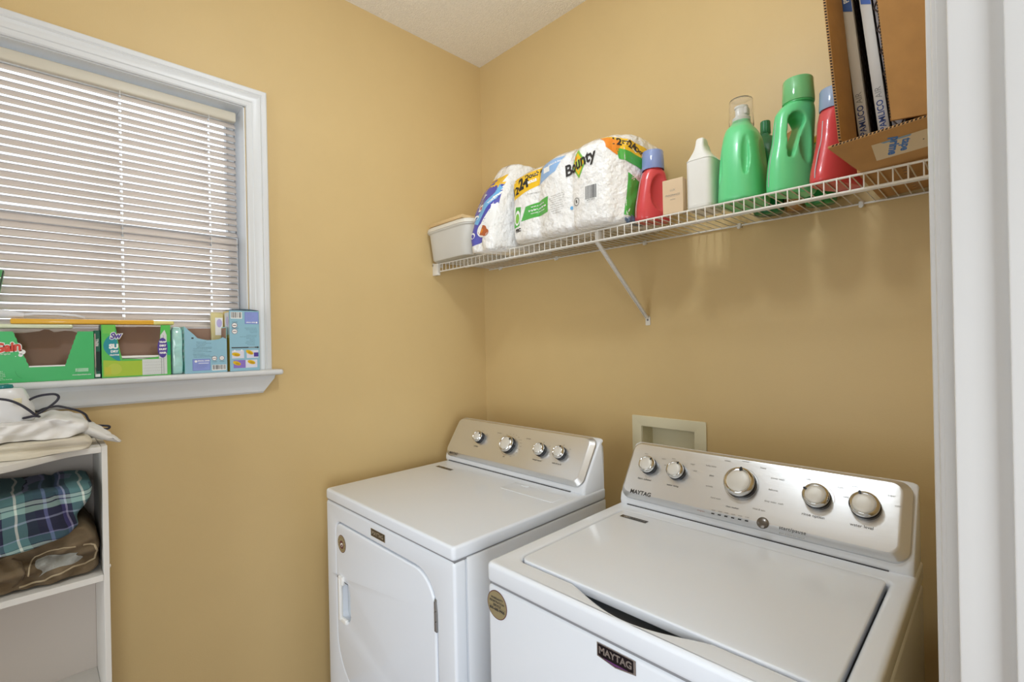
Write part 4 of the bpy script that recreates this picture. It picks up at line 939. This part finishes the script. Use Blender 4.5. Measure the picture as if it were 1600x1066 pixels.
# packets wedged between the cartons
b_ = empty('dark_green_carton', 'thin dark green carton wedged between the two green cartons', 'box', (-.015, -1.4925, SZ))
b = bmesh.new(); bbox(b, (0, 0, 0), (.060, .0130, .134), .001); link('carton', bm_mesh(b), DG, b_)
p = Print(frame((.060, 0, 0), (0, 1, 0), (0, 0, 1))); p.text('REFILL', .0065, .10, .0075, PRW, 1, .0002, 0, PI/2); p.rect(.001, .004, .012, .012, PRW, 1); p.rect(.0005, .03, .003, .125, mat('torn_pink', 'd9b9b4', .7), 1); p.rect(.004, .02, .012, .075, mat('carton_black_green', '0b2a26', .5), 1); p.build('front_print', b_)
b_ = empty('turquoise_packet', 'glossy turquoise film packet beside the light blue open carton', 'packet', (.008, -1.298, SZ))
b = bmesh.new(); loft(b, [[Vector((q.x+.003*math.sin(z*70), q.y, q.z)) for q in superell(0, 0, .034*f_, .0150*f_, z, 7, 32)] for z, f_ in ((0, .8), (.004, .96), (.03, 1), (.07, .98), (.10, 1), (.132, .95), (.143, .75), (.146, .4))])
link('packet_film', bm_mesh(b), mat('film_turquoise', 'b4e4df', .08, coat=.9, bump=(30, .6, .006), var=.12, varscale=30), b_, 180)
b_ = empty('pale_yellow_packet', 'pale yellow translucent packet behind the light blue carton at the tall box', 'packet', (-.022, -1.196, SZ))
b = bmesh.new(); bbox(b, (0, 0, 0), (.016, .037, .193), .003); bbox(b, (.001, .002, .193), (.012, .035, .196), .001); link('packet_film', bm_mesh(b), mat('film_pale_yellow', 'ece0a4', .15, coat=.8, bump=(60, .4, .003), trans=.2), b_, 60)
p = Print(frame((.0165, 0, 0), (0, 1, 0), (0, 0, 1))); p.disc(.024, .160, .008, mat('print_lilac_pale', 'c2b8e2', .35), 1, .014); p.rect(.012, .12, .034, .178, PRW, 0); p.build('front_print', b_)
# tall duster box
tb = empty('duster_kit_box', 'tall closed light blue duster box, rightmost on the window stool', 'box', (-.022, -1.1565, SZ)); th = .200; tw = .0905; td = .072
b = bmesh.new(); bbox(b, (0, 0, 0), (td, tw, th), .0008)
link('carton', bm_mesh(b), [LB], tb)
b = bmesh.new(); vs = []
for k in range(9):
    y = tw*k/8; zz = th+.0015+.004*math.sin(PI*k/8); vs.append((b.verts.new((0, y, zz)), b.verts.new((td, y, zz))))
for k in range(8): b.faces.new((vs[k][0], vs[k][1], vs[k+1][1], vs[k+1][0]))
b.faces.new([v[1] for v in vs] ) ; lo = link('lid_flap', bm_mesh(b), mat('carton_slate_navy', '4a5f6e', .5), tb)  # lid flap in a darker slate than the carton
p = Print(frame((td, 0, 0), (0, 1, 0), (0, 0, 1)))
barcode(p, .004, .173, .038, .195, 1); p.rect(.046, .156, .088, .196, VIO2, 1); p.rect(.047, .157, .087, .195, VIO, 2); lines(p, .051, .190, 5, .3, VIO2, .0028, .0045); p.text('SPECIAL OFFER', .064, .161, .0040, PRW, 3, .0002); p.disc(.082, .161, .003, PRW, 3, n=6)
for v_ in (.151, .131): p.disc(.015, v_, .0078, PRW, 1); p.ring(.015, v_, .0078, .0010, mat('print_maroon', '7a3a44', .4), 2); p.rect(.010, v_-.001, .020, v_+.001, mat('print_maroon', '7a3a44', .4), 3)
p.text('CAUTION', .015, .1615, .0036, INK, 2); p.text('ATTENTION', .016, .1415, .0036, INK, 2)
lines(p, .086, .142, 4, .5, DKB, .0028, .0050, True); lines(p, .086, .118, 2, .7, DKB, .0028, .0046, True); lines(p, .078, .108, 5, .35, DKB, .0030, .0052, True)
p.rect(.005, .0755, .088, .0790, INK, 1); p.rect(.056, .0765, .075, .0785, mat('print_grey_panel', 'a8b4ba', .4), 2); p.disc(.084, .0773, .003, INK, 2)
for (u0, v0, m_) in ((.006, .042, mat('print_pale_lilac', 'dcdcec', .4)), (.050, .042, mat('print_pale_lilac', 'dcdcec', .4)), (.010, .010, mat('print_lilac', '8f76c6', .4)), (.046, .010, mat('print_pale_lilac', 'dcdcec', .4))): p.rect(u0, v0, u0+.036, v0+.026, m_, 1)
for (u, v, r) in ((.018, .055, -.2), (.059, .061, -.5), (.020, .026, -.4), (.064, .028, -.35)): p.disc(u, v, .0125, mat('print_gold', 'e0b820', .4), 2, .0062, rot=r); p.disc(u+.002, v-.002, .008, mat('print_gold_dark', 'c69a1c', .4), 3, .003, rot=r)
p.rect(.072, .046, .086, .060, PUR, 2); p.disc(.014, .067, .003, PRW, 2); p.disc(.035, .068, .003, PRW, 2); p.build('front_print', tb, 'slate lettering, barcodes and small yellow duster pictures')
p = Print(lambda u, v, n: Vector((u, -.0003-n, v)))
p.rect(.001, .001, .071, .199, mat('print_soft_yellow', 'e8d07a', .35), 1); p.rect(.022, .12, .070, .194, mat('print_pale_blue', 'dfe6f0', .35), 2); p.disc(.052, .165, .012, mat('print_lilac_pale', 'c2b8e2', .35), 3, .016); p.rect(.001, .001, .071, .11, mat('print_deep_gold', 'c9a12b', .35), 2); p.build('side_print', tb)
# yellow flat pack lying over the cartons
OY = mat('pack_orange_yellow', 'e9b23c', .35, coat=.2)
yp = empty('flat_yellow_pack', 'flat orange-yellow pack lying across the green cartons on the stool', 'pack', (-.012, -1.655, SZ+.1515))
b = bmesh.new(); bbox(b, (0, 0, 0), (.055, .300, .0135), .003)
link('pack_body', bm_mesh(b), OY, yp, 40)
b = bmesh.new(); bbox(b, (-.001, .298, -.0005), (.056, .350, .0115), .004, 3); link('pack_end', bm_mesh(b), mat('pack_pale_yellow', 'e6da88', .3, coat=.4), yp, 40)
b = bmesh.new(); bbox(b, (.002, -.045, -.012), (.054, .12, -.0005), .004, 3); link('pack_tray', bm_mesh(b), mat('tray_pale_green', 'dde3c4', .3, coat=.3), yp, 40)
# white duster handle
hd = empty('dusting_wand', 'white plastic dusting wand lying on the flat yellow pack', 'duster', (.030, -1.60, SZ+.1685))
b = bmesh.new(); tube(b, [(0, -.15, .012), (0, -.10, .011), (0, -.06, .008), (0, -.03, .005)], .008, 12, rads=[.012, .012, .010, .007]); link('grip', bm_mesh(b), mat('handle_white', 'e3e3e8', .25, coat=.4), hd, 60)
b = bmesh.new(); tube(b, [(.0, -.035, .006), (.010, -.01, .009), (.011, .03, .009), (.010, .07, .006), (.004, .088, .001), (-.004, .088, .001), (-.010, .07, .006), (-.011, .03, .009), (-.010, -.01, .009)], .0038, 10, True)
link('loop', bm_mesh(b), mat('handle_white', 'e3e3e8', .25, coat=.4), hd, 60)
b = bmesh.new(); bbox(b, (-.010, .045, .004), (.010, .051, .011), .001); link('clip', bm_mesh(b), mat('handle_white', 'e3e3e8', .25, coat=.4), hd)
# green and purple packet at the left edge
gp = empty('green_packet', 'green packet with purple edge at the left border above the green carton', 'packet', (.012, -1.688, SZ+.1335), (math.radians(-9), 0, 0))
b = bmesh.new(); bbox(b, (-.012, -.10, 0), (.014, 0, .158), .003); link('packet_body', bm_mesh(b), mat('packet_green', '3f9f57', .35, coat=.2), gp, 40)
p = Print(frame((.014, -.10, 0), (0, 1, 0), (0, 0, 1))); p.rect(.097, .004, .0995, .156, INK, 1); p.poly([(.0, .004), (.0968, .004), (.0968, .105), (.05, .08), (0, .07)], mat('packet_purple', '7a3f9a', .35), 1); p.rect(.094, .135, .0968, .138, PRW, 2); p.build('front_print', gp)

# ------------------------------------------------------------------ bookcase under the window
BK = mat('bookcase_white', 'e2dfd9', .4, var=.01); BKI = mat('bookcase_back', 'cdc4bc', .6)
by, bx, bwd, btop = -1.4855, .25, .62, 1.174
bc = empty('bookcase', 'white bookcase with bow-fronted top under the window', 'bookcase', (.002, by, 0))
for y in (-.0115, -bwd):
    b = bmesh.new(); bbox(b, (0, y, 0), (bx, y+.0115, btop), .0008); link('side_panel', bm_mesh(b), BK, bc)
b = bmesh.new(); bbox(b, (0, -bwd+.012, .02), (.004, -.012, 1.158)); link('back_panel', bm_mesh(b), BKI, bc)
def bow(t, a=.105): # t 0..1 across
    s_ = min(1, max(0, (min(t, 1-t)*bwd-.035)/.16)); return a*s_*s_*(3-2*s_)
ol = [(0, 0), (0, -(bwd-.024))]+[(bx-.001+bow(1-k/40), -(bwd-.024)*(1-k/40)) for k in range(41)]
link('top_board', plate([ol], .0145, .001, 1), BK, bc, 40, (.0002, -.012, 1.1585))
for z_ in (.8405, .50, .10):
    b = bmesh.new(); bbox(b, (.004, -bwd+.012, z_), (bx-.001, -.012, z_+.015), .0008); link('shelf_board', bm_mesh(b), BK, bc)
b = bmesh.new(); lathe(b, [(.004, 0), (.004, .002), (.001, .003)], seg=14); link('screw_cap', bm_mesh(b), BK, bc, 60, (bx-.006, .0, .872), (-PI/2, 0, 0))

def cloth_block(name, outline, x0, x1, m, parent=None, seed=1, amp=.006, freq=16, front=.03, fold=None, n=110, label=None, cat=None, loc=(0, 0, 0)):
    """folded fabric: outline in (y, z), depth x0..x1, softly rounded front with creases"""
    pts = [Vector((a, c)) for a, c in outline]; L_ = []; tot = 0
    for i in range(len(pts)): L_.append(tot); tot += (pts[(i+1) % len(pts)]-pts[i]).length
    L_.append(tot); res = []
    for k in range(n):
        d_ = tot*k/n; i = max(j for j in range(len(pts)) if L_[j] <= d_); t = (d_-L_[i])/max(1e-9, L_[i+1]-L_[i]); res.append(pts[i].lerp(pts[(i+1) % len(pts)], t))
    for _ in range(2): res = [(res[k-1]+res[k]*2+res[(k+1) % n])/4 for k in range(n)]
    c = sum(res, Vector((0, 0)))/n; zmin = min(r.y for r in res)
    ym = [r.x for r in res]; cy = (min(ym)+max(ym))/2
    b = bmesh.new(); R_ = []
    secs = [(x0, .3), (x0, .95), (x0+.01, 1)]+[(x0+(x1-front-x0)*k/6, 1) for k in range(1, 7)]+[(x1-front*(1-math.sin(PI/2*k/6)), 1-(1-math.cos(PI/2*k/6))*.10) for k in range(1, 7)]+[(x1, q) for q in (.85, .78, .70, .62, .54, .46, .38, .30, .22, .14, .06)]
    for x, sc_ in secs:
        ring = []
        for q in res:
            # scale toward the mid line so long blocks keep their folds
            z_ = c.y+(q.y-c.y)*sc_; y = cy+(q.x-cy)*(1-(1-sc_)*.9)
            v = Vector((x, y, z_))
            d_ = noise.noise(Vector((x*freq*.5, y*freq*.6, z_*freq*1.6))+Vector((seed, 0, 0)))+.5*noise.noise(v*freq*2.2+Vector((0, seed, 0)))
            ex = fold(x, y, z_) if fold else 0
            dirv = Vector((.75 if x > x1-front else .15, 0, (q.y-c.y)*3))
            v += dirv.normalized()*(d_*amp+ex); v.z = max(v.z, zmin)
            ring.append(v)
        R_.append(ring)
    loft(b, R_); me = bm_mesh(b); o = link(name, me, m, parent, 180, loc)
    if label: tag(o, label, cat)
    return o
# plaid fabric
def plaid():
    m = bpy.data.materials.new('plaid_flannel'); m.use_nodes = True; nt = m.node_tree; bs = nt.nodes['Principled BSDF']; bs.inputs['Roughness'].default_value = .9
    L = nt.links.new; tc = nt.nodes.new('ShaderNodeTexCoord'); nz = nt.nodes.new('ShaderNodeTexNoise'); nz.inputs['Scale'].default_value = 9
    L(tc.outputs['Object'], nz.inputs['Vector'])
    vm = nt.nodes.new('ShaderNodeVectorMath'); vm.operation = 'MULTIPLY_ADD'; L(nz.outputs['Color'], vm.inputs[0]); vm.inputs[1].default_value = (.03, .03, .03); L(tc.outputs['Object'], vm.inputs[2])
    sp = nt.nodes.new('ShaderNodeSeparateXYZ'); L(vm.outputs[0], sp.inputs[0])
    def stripes(src, per, off, stops, shear=0, other=None):
        a = nt.nodes.new('ShaderNodeMath'); a.operation = 'MULTIPLY_ADD'; L(src, a.inputs[0]); a.inputs[1].default_value = 1/per; a.inputs[2].default_value = off
        if shear:
            a2 = nt.nodes.new('ShaderNodeMath'); a2.operation = 'MULTIPLY_ADD'; L(other, a2.inputs[0]); a2.inputs[1].default_value = shear/per; L(a.outputs[0], a2.inputs[2]); a = a2
        f = nt.nodes.new('ShaderNodeMath'); f.operation = 'FRACT'; L(a.outputs[0], f.inputs[0])
        r = nt.nodes.new('ShaderNodeValToRGB'); cr = r.color_ramp; cr.interpolation = 'CONSTANT'
        while len(cr.elements) > 1: cr.elements.remove(cr.elements[-1])
        cr.elements[0].position = 0; cr.elements[0].color = (*lin(stops[0][1]), 1)
        for ps, cc in stops[1:]: e = cr.elements.new(ps); e.color = (*lin(cc), 1)
        L(f.outputs[0], r.inputs[0]); return r.outputs[0]
    A = stripes(sp.outputs['Y'], .118, .30, [(0, '20223a'), (.12, '6b6fa0'), (.17, '20223a'), (.36, '4b4480'), (.42, 'a9a3c6'), (.45, '2a2c48'), (.52, '5f8a8a'), (.70, 'e8ede2'), (.74, '5f8a8a'), (.86, '24343f')], .14, sp.outputs['Z'])
    B = stripes(sp.outputs['Z'], .100, .18, [(0, '23253c'), (.16, '8f93ad'), (.20, '2a2c48'), (.38, 'a8c6bd'), (.50, '20223a'), (.52, 'b7c9c4'), (.60, '20223a'), (.62, '4c6f78'), (.80, '8b8fb0'), (.83, '1f2138')], -.10, sp.outputs['Y'])
    mx = nt.nodes.new('ShaderNodeMix'); mx.data_type = 'RGBA'; mx.inputs['Factor'].default_value = .5; L(A, mx.inputs['A']); L(B, mx.inputs['B']); L(mx.outputs['Result'], bs.inputs['Base Color'])
    n2 = nt.nodes.new('ShaderNodeTexNoise'); n2.inputs['Scale'].default_value = 400; bp = nt.nodes.new('ShaderNodeBump'); bp.inputs['Strength'].default_value = .3; bp.inputs['Distance'].default_value = .001
    L(tc.outputs['Object'], n2.inputs['Vector']); L(n2.outputs['Fac'], bp.inputs['Height']); L(bp.outputs[0], bs.inputs['Normal'])
    return m
PLAID = plaid()
JEAN = mat('brown_denim', '6a5a44', .9, bump=(350, .4, .001), var=.35, varscale=14); FADE = mat('faded_denim', '9a9a94', .9, var=.2, varscale=30); THR = mat('seam_thread', 'a8977a', .8)
jo = cloth_block('folded_jeans', [(-1.78, .8568), (-1.68, .8568), (-1.60, .8568), (-1.53, .8568), (-1.502, .868), (-1.4995, .900), (-1.5005, .935), (-1.510, .968), (-1.528, .985), (-1.56, .985), (-1.60, .965), (-1.68, .945), (-1.78, .945)], .03, .232, JEAN, None, 3, .013, 17, .05, lambda x, y, z_: -.012*math.exp(-((z_-.925+.25*(y+1.6))/.012)**2) + .006*math.sin(62*y-130*z_+5*noise.noise(Vector((11*y, 16*z_, 5)))) + .003*math.sin(170*y+120*z_),
    label='brown worn denim folded on the bookcase shelf under the plaid shirt', cat='jeans')
def on_front(me, loc=(0, 0, 0)): return projector(me, (.20, -1.80, .80), (0, 1, 0), (0, 0, 1))
pj = on_front(jo.data)
def thread(name, pts, r, m, par, raise_=.001, f=None):
    q = [pj(a+1.80, c-.80, 0)+Vector((raise_, 0, 0)) for a, c in pts]
    b = bmesh.new(); tube(b, q, r, 6); return link(name, bm_mesh(b), m, par, 60)
def dense(pts, n=6):
    out = []
    for i in range(len(pts)-1):
        for k in range(n): out.append((pts[i][0]+(pts[i+1][0]-pts[i][0])*k/n, pts[i][1]+(pts[i+1][1]-pts[i][1])*k/n))
    return out+[pts[-1]]
thread('seam', dense([(-1.629, .896), (-1.627, .914), (-1.617, .930), (-1.596, .937), (-1.568, .940), (-1.547, .938)]), .0016, THR, jo)
thread('hem', dense([(-1.533, .938), (-1.512, .930), (-1.507, .912), (-1.512, .892), (-1.530, .886), (-1.551, .890), (-1.574, .883), (-1.602, .873), (-1.644, .870)]), .0022, THR, jo)
thread('pocket_edge', dense([(-1.655, .938), (-1.640, .925), (-1.634, .905), (-1.640, .886), (-1.655, .872)]), .0018, mat('seam_brown', '54432f', .8), jo)
p = Print(pj); p.grid(lambda a, c_: (1.80-1.612+.072*a+.006*math.sin(6*c_), .084+.038*c_+.020*a*(1-c_)+.004*math.sin(5*a)), FADE, 2, 14, 10); p.build('faded_patch', jo, 'pale faded area of the denim')
b = bmesh.new(); t_ = [pj(.290+k*.012, .152-.0*k, 0) for k in range(2)]; b.free()
so = cloth_block('plaid_shirt', [(-1.80, .962), (-1.675, .956), (-1.62, .955), (-1.58, .962), (-1.552, .976), (-1.538, .988), (-1.545, 1.006), (-1.541, 1.020), (-1.527, 1.036), (-1.516, 1.060), (-1.512, 1.083), (-1.530, 1.088), (-1.56, 1.089), (-1.60, 1.092), (-1.68, 1.094), (-1.80, 1.094)], .05, .262, PLAID, None, 8, .006, 11, .035,
    lambda x, y, z_: -.012*math.exp(-((y+1.565+.35*(z_-1.03))/.008)**2) + .004*math.sin(45*y+60*z_), label='navy, green and white plaid shirt folded on the brown denim', cat='shirt')
WCL = mat('white_cotton', 'eceae8', .85, bump=(300, .25, .001), sss=0); CCL = mat('cream_cotton', 'dcd4c2', .85, bump=(300, .25, .001))
cr_ = cloth_block('cream_cloth', [(-1.80, 1.1735), (-1.68, 1.1735), (-1.56, 1.1735), (-1.520, 1.175), (-1.512, 1.184), (-1.513, 1.196), (-1.525, 1.206), (-1.60, 1.206), (-1.70, 1.206), (-1.80, 1.206)],   .03, .285, CCL, None, 5, .008, 16, .035, lambda x, y, z_: .016*max(0, x-.22)/.06*math.exp(-((y+1.63)/.05)**2) - .010*math.exp(-((z_-1.190+.06*(y+1.6))/.004)**2) + .003*math.sin(60*y+90*z_), label='cream cotton cloth folded on top of the bookcase, below the white one', cat='cloth')
wo = cloth_block('white_cloth', [(-1.80, 1.211), (-1.68, 1.210), (-1.60, 1.207), (-1.545, 1.206), (-1.522, 1.214), (-1.517, 1.226), (-1.522, 1.240), (-1.545, 1.250), (-1.58, 1.256), (-1.62, 1.250), (-1.70, 1.248), (-1.80, 1.248)], .04, .268, WCL, None, 11, .012, 13, .035, lambda x, y, z_: -.008*math.exp(-((z_-1.226-.30*(y+1.60))/.006)**2) + .006*math.sin(70*y+160*z_+4*noise.noise(Vector((9*y, 20*z_, 1)))) + .003*math.sin(150*y-190*z_), label='white cotton garment heaped on the cream cloth under the iron', cat='garment')
b = bmesh.new(); rr_ = []
for k in range(11):
    t = k/10; y = -1.530+.072*t; cz = 1.212-.036*t**1.3-(.0 if t < .5 else 0); hx = .050*(1-t*.75)+.004; hz = .020*(1-t)**.8+.0025
    rr_.append([Vector((.16+.05*t+hx*math.cos(2*PI*j/20), y+.004*math.sin(j*1.9+k), cz+hz*math.sin(2*PI*j/20)*(1+.3*math.sin(3*2*PI*j/20+k*.6)))) for j in range(20)])
loft(b, rr_); link('hanging_corner', bm_mesh(b), WCL, wo, 180)
# iron
ir = empty('clothes_iron', 'white clothes iron with teal trim resting on the white garment', 'iron', (.19, -1.70, 1.250))
b = bmesh.new(); loft(b, [superell(0, c_, a, d_, z, 3.5, 40) for c_, a, d_, z in ((0, .048, .085, 0), (0, .050, .088, .004), (.001, .048, .086, .030), (-.001, .043, .078, .058), (-.003, .040, .074, .074), (-.004, .037, .071, .078))])
link('iron_body', bm_mesh(b), mat('iron_white', 'e6e7ea', .3, coat=.3), ir, 50)
b = bmesh.new(); loft(b, [superell(0, c_, a, d_, z, 3, 40) for c_, a, d_, z in ((-.01, .052, .09, -.0035), (-.01, .052, .09, 0))]); link('soleplate', bm_mesh(b), mat('sole_steel', 'a9abb0', .3, .9), ir)
TL = mat('iron_teal', '1c7f80', .25, coat=.3)
b = bmesh.new(); loft(b, [superell(0, .036, a, a*1.15, z, 2.2, 24) for a, z in ((.013, .0775), (.0145, .080), (.013, .086), (.006, .088))]); link('steam_button', bm_mesh(b), TL, ir, 60)
b = bmesh.new(); tube(b, [(0, .015, .078), (0, -.01, .112), (0, -.04, .125), (0, -.075, .118), (0, -.085, .075)], .012, 14); link('handle', bm_mesh(b), TL, ir, 60)
b = bmesh.new(); bbox(b, (.0445, .052, .044), (.0485, .066, .056), .0015); link('cord_guard', bm_mesh(b), BEIGE, ir, 40)
CB = mat('cord_black', '2b2a38', .4)
def cat(pts, n=8):
    out = []; P_ = [Vector(q) for q in pts]
    for i in range(len(P_)-1):
        a, b_, c_, d_ = P_[max(0, i-1)], P_[i], P_[i+1], P_[min(len(P_)-1, i+2)]
        for k in range(n):
            t = k/n; out.append(.5*((2*b_)+(c_-a)*t+(2*a-5*b_+4*c_-d_)*t*t+(3*b_-a-3*c_+d_)*t**3))
    return out+[P_[-1]]
cd_ = empty('power_cord', 'black power cord looping over the white garment beside the iron', 'cord', (.2, -1.6, 1.25))
def cord(nm, pts, r=.0026):
    b = bmesh.new(); tube(b, [q-Vector((.2, -1.6, 1.25)) for q in cat(pts)], r, 8)
    o = link(nm, bm_mesh(b), CB, cd_, 60)
b = bmesh.new()
tube(b, [q-Vector((.2, -1.6, 1.25)) for q in cat([(.26, -1.70, 1.313), (.27, -1.667, 1.309), (.27, -1.650, 1.303), (.27, -1.636, 1.293), (.27, -1.623, 1.280), (.27, -1.612, 1.267), (.262, -1.606, 1.262), (.24, -1.615, 1.262), (.235, -1.632, 1.259), (.232, -1.616, 1.262), (.225, -1.601, 1.270), (.22, -1.585, 1.282), (.22, -1.574, 1.294), (.22, -1.572, 1.303), (.22, -1.580, 1.309), (.22, -1.601, 1.308), (.215, -1.617, 1.302), (.20, -1.628, 1.290), (.185, -1.622, 1.275), (.18, -1.610, 1.267), (.18, -1.598, 1.272), (.18, -1.584, 1.275), (.18, -1.573, 1.276), (.18, -1.561, 1.272), (.18, -1.547, 1.266), (.178, -1.533, 1.259), (.172, -1.521, 1.248), (.162, -1.514, 1.232), (.152, -1.502, 1.217), (.15, -1.486, 1.213), (.15, -1.474, 1.210), (.15, -1.472, 1.206), (.15, -1.478, 1.203), (.15, -1.499, 1.206)])], .0027, 8)
link('cord', bm_mesh(b), CB, cd_, 60)
#PART5
